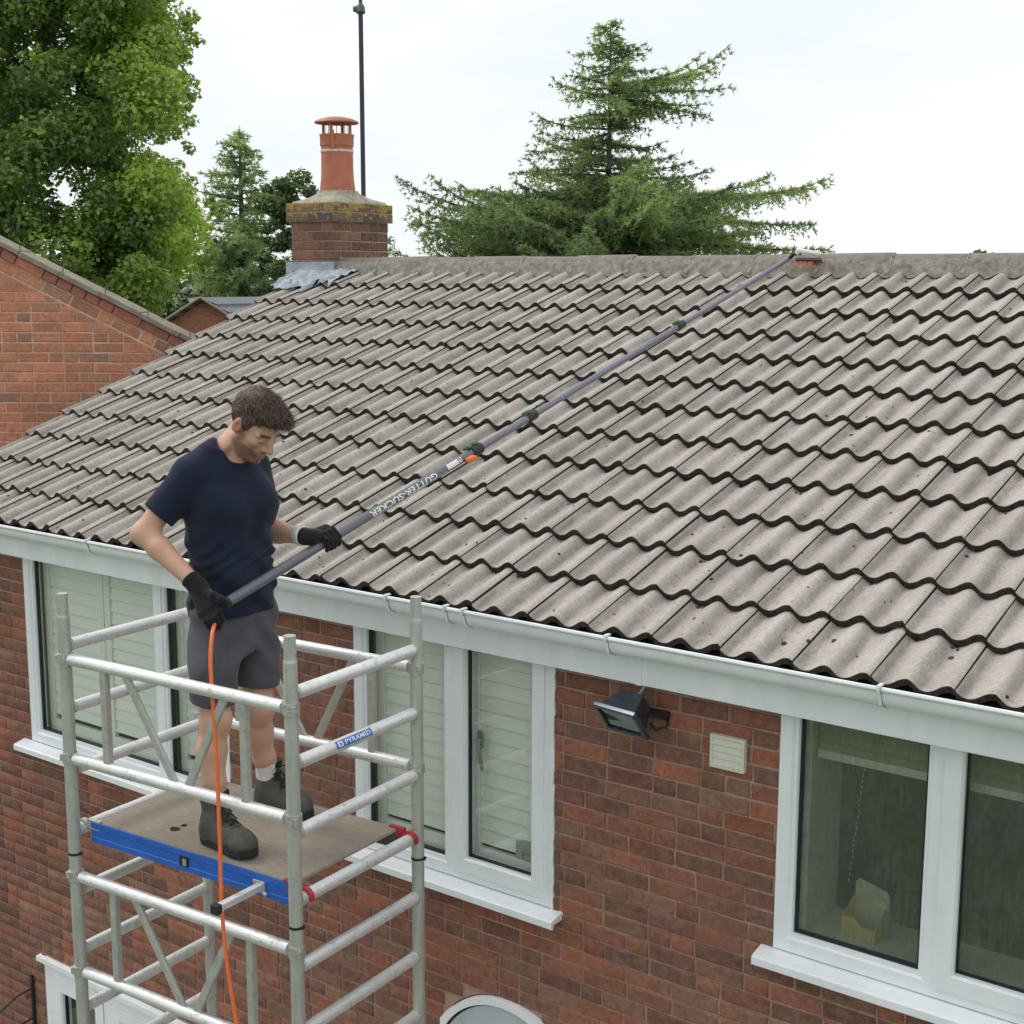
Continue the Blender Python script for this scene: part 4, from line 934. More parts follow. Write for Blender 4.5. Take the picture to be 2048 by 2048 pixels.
# ================================================================== neighbouring house: brick gable
fh = np.array([-math.sin(YAW), math.cos(YAW), 0.]); rh = np.array([math.cos(YAW), math.sin(YAW), 0.])
ND = 11.0; NO = CAM+fh*ND; NO[2] = 0
NM = Matrix(((rh[0], fh[0], 0, NO[0]), (rh[1], fh[1], 0, NO[1]), (0, 0, 1, 0), (0, 0, 0, 1)))     # local x along the gable, y away from the viewer, z up
nb = thing('neighbour_house', 'orange-red brick gable of the next house at the left edge', 'house', tuple(NM @ Vector((-5, 0, GZ))))
SLP = (.909-1.619)/(3.934-2.536); NA = math.atan(SLP); VX, VZ = -2.536, .909          # top edge of the verge
def vz(u): return VZ+SLP*(u-VX)
APX = -6.2
TH = .235           # depth of the raking band (cement undercloak + two raking courses), measured vertically
wl = MB(); HW = 3.9
pw = [(APX-HW, GZ), (APX+HW, GZ), (APX+HW, vz(APX+HW)-.03), (APX, vz(APX)-.03), (APX-HW, vz(APX+HW)-.03)]
wl.prism(pw, NM @ Matrix(((1, 0, 0, 0), (0, 0, 1, .006), (0, 1, 0, 0), (0, 0, 0, 1))), .25)
nwall = wl.build('gable_wall', M_MORTAR2, nb)
NT_ = [((.80, .31, .18), 4), ((.70, .285, .175), 4), ((.86, .36, .21), 4), ((.60, .27, .18), 2), ((.52, .29, .21), 1)]; NT_ = [c for c, k in NT_ for _ in range(k)]
rn_ = random.Random(17); nvar = [brick_mesh('brick', 600+s, M_BRICK) for s in range(8)]; nhd = [brick_mesh('brick', 620+s, M_BRICK, .1025) for s in range(6)]
def nbrick(me, M, tones=NT_):
    o = bpy.data.objects.new('brick', me); o.matrix_basis = NM @ M; c = rn_.choice(tones); k = rn_.uniform(.85, 1.15); o.color = (c[0]*k, c[1]*k, c[2]*k, 1); put(o, nwall)
crs = .0775; row = 0; z = -.62-.0775*56
V, F, T = [], [], []
while z < 3.4:
    u = APX-HW-.118*(row % 2)
    while u < -2.2:
        full = .236; w = full if (row % 2 == 0 or rn_.random() > .45) else full/2
        a, b_ = u, u+w; u += w
        lim = lambda uu: vz(max(uu, 2*APX-uu))-TH
        zt, zb = z+.067, z
        if zb > lim(a) or a < APX-HW: continue
        if b_ < -4.45 or z < -.63:          # outside the picture: one joined field
            if zt > min(lim(a), lim(b_)): continue
            n_ = len(V); y0 = rn_.uniform(-.002, .002); q4 = [(a+.005, zb), (b_-.005, zb), (b_-.005, zt), (a+.005, zt)]
            V += [tuple(NM @ Vector((x_, y0, z_))) for x_, z_ in q4]+[tuple(NM @ Vector((x_, .03, z_))) for x_, z_ in q4]; F += [(n_, n_+1, n_+2, n_+3)]+[(n_+4+i_, n_+4+(i_+1) % 4, n_+(i_+1) % 4, n_+i_) for i_ in range(4)]
            c = rn_.choice(NT_); k = rn_.uniform(.85, 1.15); T += [(c[0]*k, c[1]*k, c[2]*k, 1)]*8; continue
        if zt < lim(b_):
            bw = w-.011; me, w0 = (rn_.choice(nvar), .215) if bw > .15 else (rn_.choice(nhd), .1025)
            nbrick(me, Matrix.Translation(((a+b_)/2, rn_.uniform(-.002, .002), z+.0335)) @ Matrix.Diagonal((bw/w0, 1, .067/.0635, 1)))
        else:                                   # cut brick under the rake
            poly = [(a+.005, zb), (b_-.005, zb), (b_-.005, zt), (a+.005, zt)]; cl = []
            for q in range(4):
                p, n_ = poly[q], poly[(q+1) % 4]; f0, f1 = lim(p[0])-.008-p[1], lim(n_[0])-.008-n_[1]
                if f0 >= 0: cl.append(p)
                if f0*f1 < 0: s = f0/(f0-f1); cl.append((p[0]+s*(n_[0]-p[0]), p[1]+s*(n_[1]-p[1])))
            if len(cl) < 3: continue
            b = MB().prism(cl, Matrix(((1, 0, 0, 0), (0, 0, 1, 0), (0, 1, 0, 0), (0, 0, 0, 1))), .05)
            nbrick(b.mesh('brick', M_BRICK), Matrix.Identity(4))
    z += crs; row += 1
o = bpy.data.objects.new('brick_field', np_mesh('brick_field', np.array(V), np.array(F), M_BRICK_A, attr={'tone': ('POINT', np.array(T))})); o['kind'] = 'stuff'; put(o, nwall)
ln = math.hypot(1, SLP)
for k_, (off, pr, tn) in enumerate(((.185, .002, NT_), (.085, -.018, [(.52, .18, .12), (.60, .20, .125), (.44, .16, .11)]))):      # raking courses follow the slope
    s = -2.4-(.1 if k_ else 0)
    while s < .35:
        w = .236 if rn_.random() > .3 else .118; u = VX+s/ln*1.0
        p = (VX+(s+w/2)/ln, pr, vz(VX+(s+w/2)/ln)-off*ln*.5-.05)
        me, w0 = (rn_.choice(nvar), .215) if w > .2 else (rn_.choice(nhd), .1025)
        nbrick(me, Matrix.Translation((p[0], pr, vz(p[0])-off)) @ Matrix.Rotation(-NA, 4, 'Y') @ Matrix.Diagonal(((w-.012)/w0, 1, 1.15, 1)), tn); s += w
b = MB(); M_VERGE = plain('weathered_verge_cement', (.27, .235, .185), .95, var=.25, scale=12, bump=.5, grime=.4, gscale=14)
for k in range(9):
    s0, s1 = -2.75+.34*k, -2.75+.34*(k+1)-.004; r0 = rn_.uniform(-.004, .004)
    b.box((s0, -.045+r0, -.034+r0), (s1, .25, .004+r0), 0, NM @ Matrix.Translation((VX, 0, VZ)) @ Matrix.Rotation(-NA, 4, 'Y'))
b.build('verge', M_VERGE, nb, bevel=.004)
b = MB()
for k in range(8): b.tube([NM @ Vector((VX-2.2+.32*k, -.03, vz(VX-2.2+.32*k)+.0)), NM @ Vector((VX-2.2+.32*k+.005, -.03, vz(VX-2.2+.32*k)+.05))], .006, 6)
b.build('verge_clips', M_VERGE, nb)
b = MB(); T = lambda u, y, zz_: tuple(NM @ Vector((u, y, zz_)))
for sgn in (1, -1):
    e = APX+sgn*(HW+.3); b.add([T(APX, .02, vz(APX)), T(APX-3.4, 7, vz(APX)), T(e-3.4, 7, vz(APX+HW+.3)), T(e, .02, vz(APX+HW+.3))], [(0, 1, 2, 3)])
b.build('roof', M_TILE_A, nb)

# ------------------------------------------------------------------ far small house between the trees
FD = 24.0; ap = np.array(at(415, 598, FD)); e1 = rh*.93+fh*.36; e1 /= np.linalg.norm(e1); e1[2] = 0
gd = rh*.985-fh*.10; gd /= np.linalg.norm(gd)
rd_ = rh*.62+fh*.78
fhs = thing('far_house', 'small distant brick gable with a grey roof beyond our roof edge', 'house', (ap[0], ap[1], GZ))
h2 = 2.6; dz = h2*.60
G = [ap+gd*h2-np.array([0, 0, dz]), ap, ap-gd*h2-np.array([0, 0, dz])]; gb = [np.array([*(ap+gd*h2)[:2], GZ]), np.array([*(ap-gd*h2)[:2], GZ])]
def far_brick():
    t = NT('distant_brickwork'); n1 = t.noise(9, 3, .6, stretch=(1, 1, 3)); n2 = t.noise(30, 2, .5)
    t.set(Base_Color=t.mix(t.ramp(n1, .35, .65), (.36, .15, .095), (.52, .24, .16)), Roughness=.95); t.bump(n2, .5, .02); return t.mat
b = MB(); b.add([tuple(q) for q in (gb[1], gb[0], G[0], G[1], G[2])], [(0, 1, 2, 3, 4)]); b.build('gable_wall', far_brick(), fhs)
b = MB(); nrow = 12; M_SLATE = plain('blue_grey_tiles', (.20, .215, .235), .85, var=.12, scale=3)
for s in (1, -1):
    for k in range(nrow):
        f0, f1 = k/nrow, (k+1.15)/nrow; q = lambda f, l, up: ap+gd*(s*h2*f*1.04)-np.array([0, 0, dz*f*1.04-.03-up])+rd_*l
        b.add([tuple(q(f0, -.15, 0)), tuple(q(f0, 8, 0)), tuple(q(f1, 8, .045)), tuple(q(f1, -.15, .045)), tuple(q(f1, -.15, -.02)), tuple(q(f1, 8, -.02))], [(0, 1, 2, 3), (3, 2, 5, 4)])
b.build('roof', M_SLATE, fhs)
b = MB(); b.tube([G[0]-rd_*.16, G[1]-rd_*.16+np.array([0, 0, .03])], .022, 6); b.tube([G[1]-rd_*.16+np.array([0, 0, .03]), G[2]-rd_*.16], .022, 6); b.build('bargeboard', plain('pale_barge', (.42, .33, .26), .8), fhs)

# ================================================================== trees
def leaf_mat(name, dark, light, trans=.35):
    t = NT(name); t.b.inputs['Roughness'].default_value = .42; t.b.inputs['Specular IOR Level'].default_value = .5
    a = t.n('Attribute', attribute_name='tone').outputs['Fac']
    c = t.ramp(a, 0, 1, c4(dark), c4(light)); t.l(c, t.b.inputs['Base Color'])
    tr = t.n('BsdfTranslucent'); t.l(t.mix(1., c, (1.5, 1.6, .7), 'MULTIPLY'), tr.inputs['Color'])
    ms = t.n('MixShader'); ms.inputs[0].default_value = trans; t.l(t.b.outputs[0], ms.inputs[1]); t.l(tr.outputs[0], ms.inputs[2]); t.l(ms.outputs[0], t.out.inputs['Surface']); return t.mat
M_BARK = plain('grey_brown_bark', (.14, .12, .10), .95, var=.35, scale=9, bump=.8, bdist=.03, stretch=(1, 1, .3))
M_BARK2 = plain('dark_bark', (.085, .075, .068), .95, var=.3, scale=9, bump=.8, bdist=.03, stretch=(1, 1, .3))
def leaves(centres, normals, size, tone, rg, aspect=.8):
    """one bent four-cornered leaf per centre"""
    n = len(centres); d = rg.normal(size=(n, 3)); nn = normals+rg.normal(size=(n, 3))*.55; nn /= np.linalg.norm(nn, axis=1)[:, None]
    d -= nn*(d*nn).sum(1)[:, None]; d /= np.linalg.norm(d, axis=1)[:, None]; s = np.cross(nn, d)
    L_ = size*rg.uniform(.7, 1.3, n)[:, None]; W_ = L_*aspect
    V = np.empty((n, 5, 3)); V[:, 0] = centres-d*L_*.5; V[:, 1] = centres-d*L_*.08+s*W_*.5-nn*L_*.10; V[:, 2] = centres+d*L_*.5; V[:, 3] = centres-d*L_*.08-s*W_*.5-nn*L_*.10; V[:, 4] = centres+nn*L_*.03
    V = V[:, :4]; F = np.arange(n*4).reshape(n, 4); F = np.concatenate([F[:, [0, 1, 2]], F[:, [0, 2, 3]]])
    return V.reshape(-1, 3), F, np.repeat(tone, 4)
def broadleaf(name, label, blobs, npb, size, mat, trunk, seed, group=None, radial=.62):
    rg = np.random.default_rng(seed); C_, N_, T_ = [], [], []
    cen = np.mean([b[0] for b in blobs], axis=0)
    for c, r, tn in blobs:
        n = int(npb*(r/.4)**2); d = rg.normal(size=(n, 3)); d /= np.linalg.norm(d, axis=1)[:, None]
        rad = r*rg.uniform(.25, 1.0, n)**.55; sq = np.array([1, 1, .72]); p = c+d*sq*rad[:, None]
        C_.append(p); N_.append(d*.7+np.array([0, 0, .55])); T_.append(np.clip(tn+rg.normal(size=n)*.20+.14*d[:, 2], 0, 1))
    V, F, T = leaves(np.concatenate(C_), np.concatenate(N_), size, np.concatenate(T_), rg)
    base = trunk[0][0]
    tr = thing(name, label, 'tree', (base[0][0], base[0][1], GZ) if False else (float(base[0]), float(base[1]), GZ), group)
    o = bpy.data.objects.new('crown', np_mesh('crown', V, F, mat, attr={'tone': ('POINT', T)})); put(o, tr)
    b = MB()
    for pts, r0, r1 in [(t_[0:-2], t_[-2], t_[-1]) for t_ in [tuple(q) for q in trunk]]:
        P_ = cr([np.array(p) for p in pts], 4); K = len(P_); b.tube(P_, [r0+(r1-r0)*i/(K-1) for i in range(K)], 9)
    b.build('trunk', M_BARK, tr, smooth=60); return tr
# big broad-leaved tree, upper left
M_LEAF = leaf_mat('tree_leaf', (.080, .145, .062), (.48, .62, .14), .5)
def edge(y): return float(np.interp(y, [-400, -200, 0, 60, 130, 200, 300, 335, 355, 385, 420, 480, 530, 570, 605, 640], [250, 300, 350, 372, 362, 372, 362, 345, 345, 395, 416, 424, 402, 376, 372, 320]))
rg = np.random.default_rng(5); blobs = []; DT = 17.0; tries = 0
holes = [(300, 296, 34, 8), (140, 372, 10, 22), (70, 84, 6, 4), (120, 75, 8, 6), (372, 352, 16, 6)]
while len(blobs) < 640 and tries < 12000:
    tries += 1; y = rg.uniform(-420, 660); e = edge(y); x = e-40-abs(rg.normal())*150 if rg.random() < .45 else rg.uniform(-300, e-40)
    if x < -450: continue
    if any(((x-a)/(rx+38))**2+((y-b_)/(ry+30))**2 < 1 for a, b_, rx, ry in holes): continue
    r = rg.uniform(.22, .46); d = DT+rg.uniform(-1.6, 1.8); rp_px = r*FPX/d
    if x+rp_px*.92 > e+14: x = e-rp_px*.92+rg.uniform(0, 14)
    bright = np.clip((x-(e-130))/150, 0, 1)*.5+.30+rg.uniform(-.16, .10)  # backlight painted into the leaf tone: lighter towards the right-hand outline
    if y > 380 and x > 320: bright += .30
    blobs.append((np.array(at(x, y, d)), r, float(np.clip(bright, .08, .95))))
for k in range(34):                                   # outlying sprays on the right-hand outline
    y = rg.uniform(-60, 600); x = edge(y)+rg.uniform(-4, 26); blobs.append((np.array(at(x, y, DT+rg.uniform(-1, 1))), rg.uniform(.07, .13), .45))
b0 = np.array(at(-70, 900, DT)); b0 = np.array([b0[0], b0[1], GZ])
A = lambda x, y, d=DT: np.array(at(x, y, d))
limbs = [(b0, A(-75, 700), A(-55, 520), A(-20, 400), A(30, 318), A(66, 276), A(75, 200), A(95, 60), A(110, -120), A(120, -300), .34, .05),
         (A(20, 330), A(60, 318), A(110, 298), A(160, 285), A(230, 262), A(300, 200), .10, .02), (A(60, 318), A(130, 310), A(190, 330), A(260, 345), A(330, 430), .07, .015), (A(72, 230), A(150, 140), A(230, 60), A(300, -40), .09, .02),
         (A(-40, 470), A(60, 460), A(180, 480), A(300, 520), .10, .02), (A(-30, 430), A(-140, 300), A(-240, 120), A(-300, -60), .16, .03), (A(75, 190), A(10, 100), A(-60, -20), .08, .02), (A(160, 285), A(175, 240), A(165, 200), .03, .01)]
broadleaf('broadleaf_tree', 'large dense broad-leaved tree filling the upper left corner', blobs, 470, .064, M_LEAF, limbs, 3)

def conifer(name, label, base_px, depth, top_y, prof, seed, mat, nbr, tuft=.13, dens=1., lean=0., trunk_r=.22, airy=False, extra=()):
    """prof: list of (picture y, left reach px, right reach px); branches carry hanging twigs set with needle tufts"""
    rg = np.random.default_rng(seed); top = np.array(at(base_px, top_y, depth)); k = depth/FPX
    base = np.array([top[0], top[1], GZ]); base_x = np.array([*(base[:2]), 0])
    tr = thing(name, label, 'tree', tuple(base))
    ys = [p[0] for p in prof]; V, Tn = [], []; wood = MB()
    zf = lambda y: top[2]-(y-top_y)*k
    P_ = [base+np.array([0, 0, 0.]), np.array([top[0]+lean, top[1], (top[2]+GZ)/2]), top]; wood.tube(cr(P_, 5), list(np.linspace(trunk_r, .004, 11)), 8)
    pts, nor, ton = [], [], []
    y1 = prof[-1][0]
    def walk(p0, d0, L_, droop, upt, n):
        q = [p0]; s = np.linspace(0, 1, n+1)[1:]
        for t_ in s: q.append(p0+d0*L_*t_+np.array([0, 0, L_*(-droop*t_*t_*1.0+upt*t_**4)]))
        return q
    for i in range(nbr+len(extra)):
        ex = extra[i-nbr] if i >= nbr else None; f = (i+rg.uniform(0, 1))/nbr if ex is None else .8
        if ex is None and airy and f < .5 and rg.random() < .45: continue
        y = top_y+6+(y1-top_y-6)*f**.78; z = zf(y)
        az = rg.uniform(0, 2*math.pi); side = math.cos(az)                # +1: picture right, -1: picture left
        lf, rt_ = np.interp(y, ys, [p[1] for p in prof]), np.interp(y, ys, [p[2] for p in prof])
        reach = (rt_ if side > 0 else lf)*abs(side)+.5*(lf+rt_)*(1-abs(side)); L_ = max(.12, reach*k*(rg.uniform(.60, 1.06) if f > .5 or not airy else rg.uniform(.35, 1.12)))
        if ex: y, az, reach_ = ex; z = zf(y); side = math.cos(az); L_ = reach_*k
        d = rh*side+fh*math.sin(az); el = rg.uniform(-.02, .30)-.12*f; d = d+np.array([0, 0, el+(.20*(f-.45) if f > .45 else 0)]); st = np.array([base[0], base[1], z])
        n = max(4, int(L_/.22)); br = walk(st, d, L_, rg.uniform(.10, .30), rg.uniform(.06, .26), n)
        wood.tube(br, list(np.linspace(max(.012, .012+.011*L_), .006, len(br))), 5)
        bt = rg.uniform(.12, .8)*(1 if side > -.3 else .9)
        for j in range(1, len(br)):
            sfrac = j/len(br); pj = br[j]
            if sfrac < .12: continue
            for sg in (-1, 1):
                for rep in range(2 if (f > .42 or rg.random() < .25) else 1):
                    tl = (.16+.34*L_*(1-sfrac)*.5)*rg.uniform(.6, 1.25); tl = min(tl, .85)
                    perp = np.cross(d, (0, 0, 1.)); perp /= np.linalg.norm(perp)
                    td = perp*sg*rg.uniform(.35, 1.)+d*rg.uniform(.2, .9)+np.array([0, 0, rg.uniform(-.7, .15)]); td /= np.linalg.norm(td)
                    p0 = pj-(br[j]-br[j-1])*rg.uniform(0, 1); m = max(2, int(tl/.055*dens))
                    s = np.linspace(.05, 1, m)[:, None]; q = p0+td*tl*s+np.array([0, 0, -1.])*(tl*.35*s*s)+rg.normal(size=(m, 3))*.015
                    pts.append(q); nor.append(np.repeat(td[None], m, 0)); ton.append(np.clip(bt+rg.normal(size=m)*.14, 0, 1))
        s = np.linspace(.3, 1, max(3, int(L_/.06*dens)))[:, None]; q = np.array([br[min(len(br)-1, int(a[0]*(len(br)-1)))] for a in s])+rg.normal(size=(len(s), 3))*.03
        pts.append(q); nor.append(np.repeat(d[None], len(s), 0)); ton.append(np.full(len(s), bt))
    P_ = np.concatenate(pts); N_ = np.concatenate(nor); T_ = np.concatenate(ton); n = len(P_); nb_ = 5
    P2 = np.repeat(P_, nb_, 0); N2 = np.repeat(N_, nb_, 0)+rg.normal(size=(n*nb_, 3))*.75; N2[:, 2] += .12; N2 /= np.linalg.norm(N2, axis=1)[:, None]
    sd = np.cross(N2, rg.normal(size=(n*nb_, 3))); sd /= np.linalg.norm(sd, axis=1)[:, None]; L2 = (tuft*rg.uniform(.6, 1.25, n*nb_))[:, None]
    V = np.stack([P2-sd*L2*.13, P2+sd*L2*.13, P2+N2*L2], 1).reshape(-1, 3); F = np.arange(len(V)).reshape(-1, 3)
    o = bpy.data.objects.new('crown', np_mesh('crown', V, F, mat, attr={'tone': ('POINT', np.repeat(np.repeat(T_, nb_), 3))})); put(o, tr)
    wood.build('trunk', M_BARK2, tr, smooth=60); return tr
M_NEED = leaf_mat('larch_needle', (.12, .165, .115), (.35, .42, .22), .5); M_NEED2 = leaf_mat('blue_green_needle', (.14, .20, .145), (.42, .52, .29), .5); M_NEED3 = leaf_mat('olive_needle', (.11, .145, .050), (.40, .46, .13), .48)
conifer('larch_tree', 'tall ragged larch rising behind the middle of the ridge', 1222, 35., 38, [(38, 10, 10), (70, 62, 40), (90, 95, 55), (125, 115, 70), (165, 100, 180), (190, 130, 235), (212, 140, 130), (280, 170, 120), (340, 190, 165), (375, 260, 235), (400, 370, 300), (430, 430, 390), (480, 440, 480), (530, 420, 470), (600, 390, 420)], 4, M_NEED, 330, tuft=.135, dens=.8, airy=True, extra=[(402, .12, 430), (418, -.25, 440), (440, .2, 455), (412, .5, 420), (178, .05, 235), (168, -.35, 215), (196, .3, 220), (428, 3.05, 385), (446, 3.3, 405), (404, 2.95, 330), (420, 3.5, 370)])
conifer('spruce_tree', 'slim blue-green conifer behind the left end of the roof', 478, 30., 250, [(250, 10, 10), (300, 45, 45), (360, 85, 85), (420, 105, 115), (480, 120, 125), (560, 140, 130), (680, 140, 130)], 9, M_NEED2, 96, tuft=.13, dens=1.)
conifer('olive_conifer', 'low olive-green conifer just above the far house roof', 490, 36., 440, [(440, 14, 14), (480, 70, 60), (530, 120, 85), (600, 140, 100), (700, 150, 120)], 14, M_NEED3, 70, tuft=.13, dens=1.1, trunk_r=.12)
conifer('distant_conifer', 'tips of a distant conifer just right of the chimney', 752, 46., 462, [(462, 10, 20), (490, 40, 62), (540, 70, 70), (640, 90, 90)], 23, M_NEED2, 26, tuft=.15)
# rounded tree left of the chimney
rg = np.random.default_rng(8); blobs = []
for k in range(64):
    x, y = rg.normal(592, 30), rg.uniform(350, 640); w = np.interp(y, [340, 370, 420, 500, 640], [26, 62, 72, 66, 80])
    x = 590+rg.uniform(-w, w*.8); blobs.append((np.array(at(x, y, 28+rg.uniform(-.6, .6))), rg.uniform(.14, .30), rg.uniform(.12, .5)))
b1 = np.array(at(600, 700, 28)); b1 = np.array([b1[0], b1[1], GZ])
broadleaf('round_tree', 'dark rounded tree close to the left of the chimney', blobs, 420, .085, leaf_mat('dark_leaf', (.035, .065, .030), (.21, .28, .09), .4), [(b1, np.array(at(600, 560, 28)), np.array(at(596, 470, 28)), np.array(at(590, 390, 28)), .16, .02), (np.array(at(600, 520, 28)), np.array(at(570, 470, 28)), np.array(at(560, 430, 28)), .05, .01)], 6)
# far hedge belt that closes the view at ground level
rg = np.random.default_rng(31); n = 60000; u = rg.uniform(-70, 75, n); zt_ = 4.8+.9*np.sin(u*.7)+.6*np.sin(u*1.9+1); hz_ = rg.uniform(0, 1, n)
P_ = (CAM+fh*62)[None]+rh[None]*u[:, None]+fh[None]*rg.uniform(-1.5, 1.5, n)[:, None]; P_[:, 2] = GZ+hz_*(zt_+1.2)
V, F, T = leaves(P_, np.tile([0, -.4, .6], (n, 1)), .5, np.clip(rg.normal(.3, .18, n)+.1*np.sin(u*2), 0, 1), rg)
o = bpy.data.objects.new('hedge_belt', np_mesh('hedge_belt', V, F, leaf_mat('far_leaf', (.03, .055, .025), (.12, .17, .06), .2), attr={'tone': ('POINT', T)})); o['kind'] = 'stuff'; put(o); tag(o, 'far belt of dark green hedge and scrub beyond the houses', 'hedge')
# ================================================================== the man: each garment and the body grown from a distance field
class SDF:
    def __init__(s, lo, hi, h):
        s.h = h; s.lo = np.array(lo, float); n = np.ceil((np.array(hi)-s.lo)/h).astype(int)+1
        s.ax = [s.lo[i]+h*np.arange(n[i]) for i in range(3)]; s.v = np.full(n, 9., np.float32)
    def sl(s, lo, hi, m):
        return tuple(slice(max(0, int((lo[i]-m-s.lo[i])/s.h)), max(0, int((hi[i]+m-s.lo[i])/s.h)+2)) for i in range(3))
    def grid(s, sl): return np.meshgrid(*[s.ax[i][sl[i]] for i in range(3)], indexing='ij')
    def op(s, lo, hi, fn, k=.02, sub=False, m=.05):
        sl = s.sl(lo, hi, m+k)
        g = s.v[sl]
        if g.size == 0: return s
        d = fn(*s.grid(sl)).astype(np.float32)
        if sub: d = -d; a = -g
        if not sub:
            hh = np.maximum(k-np.abs(g-d), 0)/k if k > 0 else 0
            s.v[sl] = np.minimum(g, d)-(hh*hh*k*.25 if k > 0 else 0)
        else:
            hh = np.maximum(k-np.abs(g-d), 0)/k if k > 0 else 0
            s.v[sl] = np.maximum(g, d)+(hh*hh*k*.25 if k > 0 else 0)
        return s
    def cone(s, a, b, ra, rb, k=.02, sub=False):
        a, b = np.array(a, float), np.array(b, float); r = max(ra, rb); ab = b-a; L2 = ab@ab+1e-12
        def fn(X, Y, Z):
            x, y, z = X-a[0], Y-a[1], Z-a[2]; t = np.clip((x*ab[0]+y*ab[1]+z*ab[2])/L2, 0, 1)
            return np.sqrt((x-t*ab[0])**2+(y-t*ab[1])**2+(z-t*ab[2])**2)-(ra+(rb-ra)*t)
        return s.op(np.minimum(a, b)-r, np.maximum(a, b)+r, fn, k, sub)
    def chain(s, pts, rs, k=.012):
        for i in range(len(pts)-1): s.cone(pts[i], pts[i+1], rs[i], rs[i+1], k if i else k)
        return s
    def ell(s, c, A, r, k=.02, sub=False):
        c = np.array(c, float); A = np.array(A, float); R_ = max(r)
        def fn(X, Y, Z):
            x, y, z = X-c[0], Y-c[1], Z-c[2]; q = [A[i][0]*x+A[i][1]*y+A[i][2]*z for i in range(3)]
            k0 = np.sqrt(sum((q[i]/r[i])**2 for i in range(3))); k1 = np.sqrt(sum((q[i]/r[i]**2)**2 for i in range(3)))+1e-9
            return k0*(k0-1)/k1
        return s.op(c-R_, c+R_, fn, k, sub)
    def loft(s, sec, k=.02, p=2.3):
        """sec rows: z, cx, cy, half width (y), half depth (x), twist"""
        S_ = np.array(sec, float); z0, z1 = S_[0, 0], S_[-1, 0]; R_ = S_[:, 3:5].max()+.02
        def fn(X, Y, Z):
            g = lambda j: np.interp(Z, S_[:, 0], S_[:, j]); dx, dy = X-g(1), Y-g(2); a, b = g(3), g(4)
            tw = g(5) if S_.shape[1] > 5 else 0; c_, s_ = np.cos(tw), np.sin(tw); dx, dy = c_*dx+s_*dy, -s_*dx+c_*dy
            q = (np.abs(dx/b)**p+np.abs(dy/a)**p)**(1/p); d = (q-1)*np.minimum(a, b)
            return np.maximum(d, np.maximum(z0-Z, Z-z1))
        lo = [S_[:, 1].min()-R_, S_[:, 2].min()-R_, z0]; hi = [S_[:, 1].max()+R_, S_[:, 2].max()+R_, z1]
        return s.op(lo, hi, fn, k)
    def cut(s, p, n, lo=None, hi=None, m=.0):
        """keep only the side behind the plane (n points to what is removed); optional box limits"""
        p, n = np.array(p, float), np.array(n, float); n /= np.linalg.norm(n)
        sl = s.sl(lo, hi, m) if lo is not None else tuple(slice(None) for _ in range(3))
        X, Y, Z = s.grid(sl); s.v[sl] = np.maximum(s.v[sl], ((X-p[0])*n[0]+(Y-p[1])*n[1]+(Z-p[2])*n[2]).astype(np.float32)); return s
    def disp(s, fn):
        m = np.abs(s.v) < .03; I = np.argwhere(m); P = s.lo+I*s.h; s.v[m] += fn(P).astype(np.float32); return s
    def mesh(s, relax=1):
        v = s.v; ins = v < 0; nx, ny, nz = v.shape
        c = np.zeros((nx-1, ny-1, nz-1), np.int8)
        for a in (0, 1):
            for b in (0, 1):
                for d in (0, 1): c += ins[a:nx-1+a, b:ny-1+b, d:nz-1+d]
        act = (c > 0) & (c < 8); idx = np.full(act.shape, -1, np.int64); I = np.argwhere(act); idx[act] = np.arange(len(I))
        acc = np.zeros((len(I), 3)); cnt = np.zeros(len(I))
        C8 = [(a, b, d) for a in (0, 1) for b in (0, 1) for d in (0, 1)]
        for p in C8:
            for ax_ in range(3):
                if p[ax_]: continue
                q = list(p); q[ax_] = 1
                va = v[I[:, 0]+p[0], I[:, 1]+p[1], I[:, 2]+p[2]]; vb = v[I[:, 0]+q[0], I[:, 1]+q[1], I[:, 2]+q[2]]
                x = (va < 0) != (vb < 0); t = va[x]/(va[x]-vb[x]); e = np.tile(np.array(p, float), (x.sum(), 1)); e[:, ax_] += t
                acc[x] += e; cnt[x] += 1
        V = s.lo+s.h*(I+acc/cnt[:, None]); Fs = []
        for ax_ in range(3):
            o = [(1, 2), (2, 0), (0, 1)][ax_]; A = [slice(0, n) for n in v.shape]; B = [slice(0, n) for n in v.shape]; A[ax_] = slice(0, v.shape[ax_]-1); B[ax_] = slice(1, v.shape[ax_])
            sa, sb = ins[tuple(A)], ins[tuple(B)]; E = np.argwhere(sa != sb); fl = sa[tuple(E.T)]
            ok = (E[:, o[0]] > 0) & (E[:, o[1]] > 0) & (E[:, o[0]] < v.shape[o[0]]-1) & (E[:, o[1]] < v.shape[o[1]]-1); E, fl = E[ok], fl[ok]
            def cell(d0, d1): q = E.copy(); q[:, o[0]] -= d0; q[:, o[1]] -= d1; return idx[tuple(q.T)]
            Q = np.stack([cell(1, 1), cell(0, 1), cell(0, 0), cell(1, 0)], 1); Q[~fl] = Q[~fl][:, ::-1]; Fs.append(Q)
        F = np.concatenate(Fs); F = F[(F >= 0).all(1)]
        for _ in range(relax):
            sm = np.zeros_like(V); ct = np.zeros(len(V))
            for i in range(4):
                for j in (1, 3): np.add.at(sm, F[:, i], V[F[:, (i+j) % 4]]); np.add.at(ct, F[:, i], 1)
            V = V*.5+.5*sm/np.maximum(ct, 1)[:, None]
        return V, F
rgp = np.random.default_rng(2)
_wd = rgp.normal(size=(14, 3)); _wd /= np.linalg.norm(_wd, axis=1)[:, None]; _wf = rgp.uniform(28, 75, 14); _wp = rgp.uniform(0, 6.28, 14)
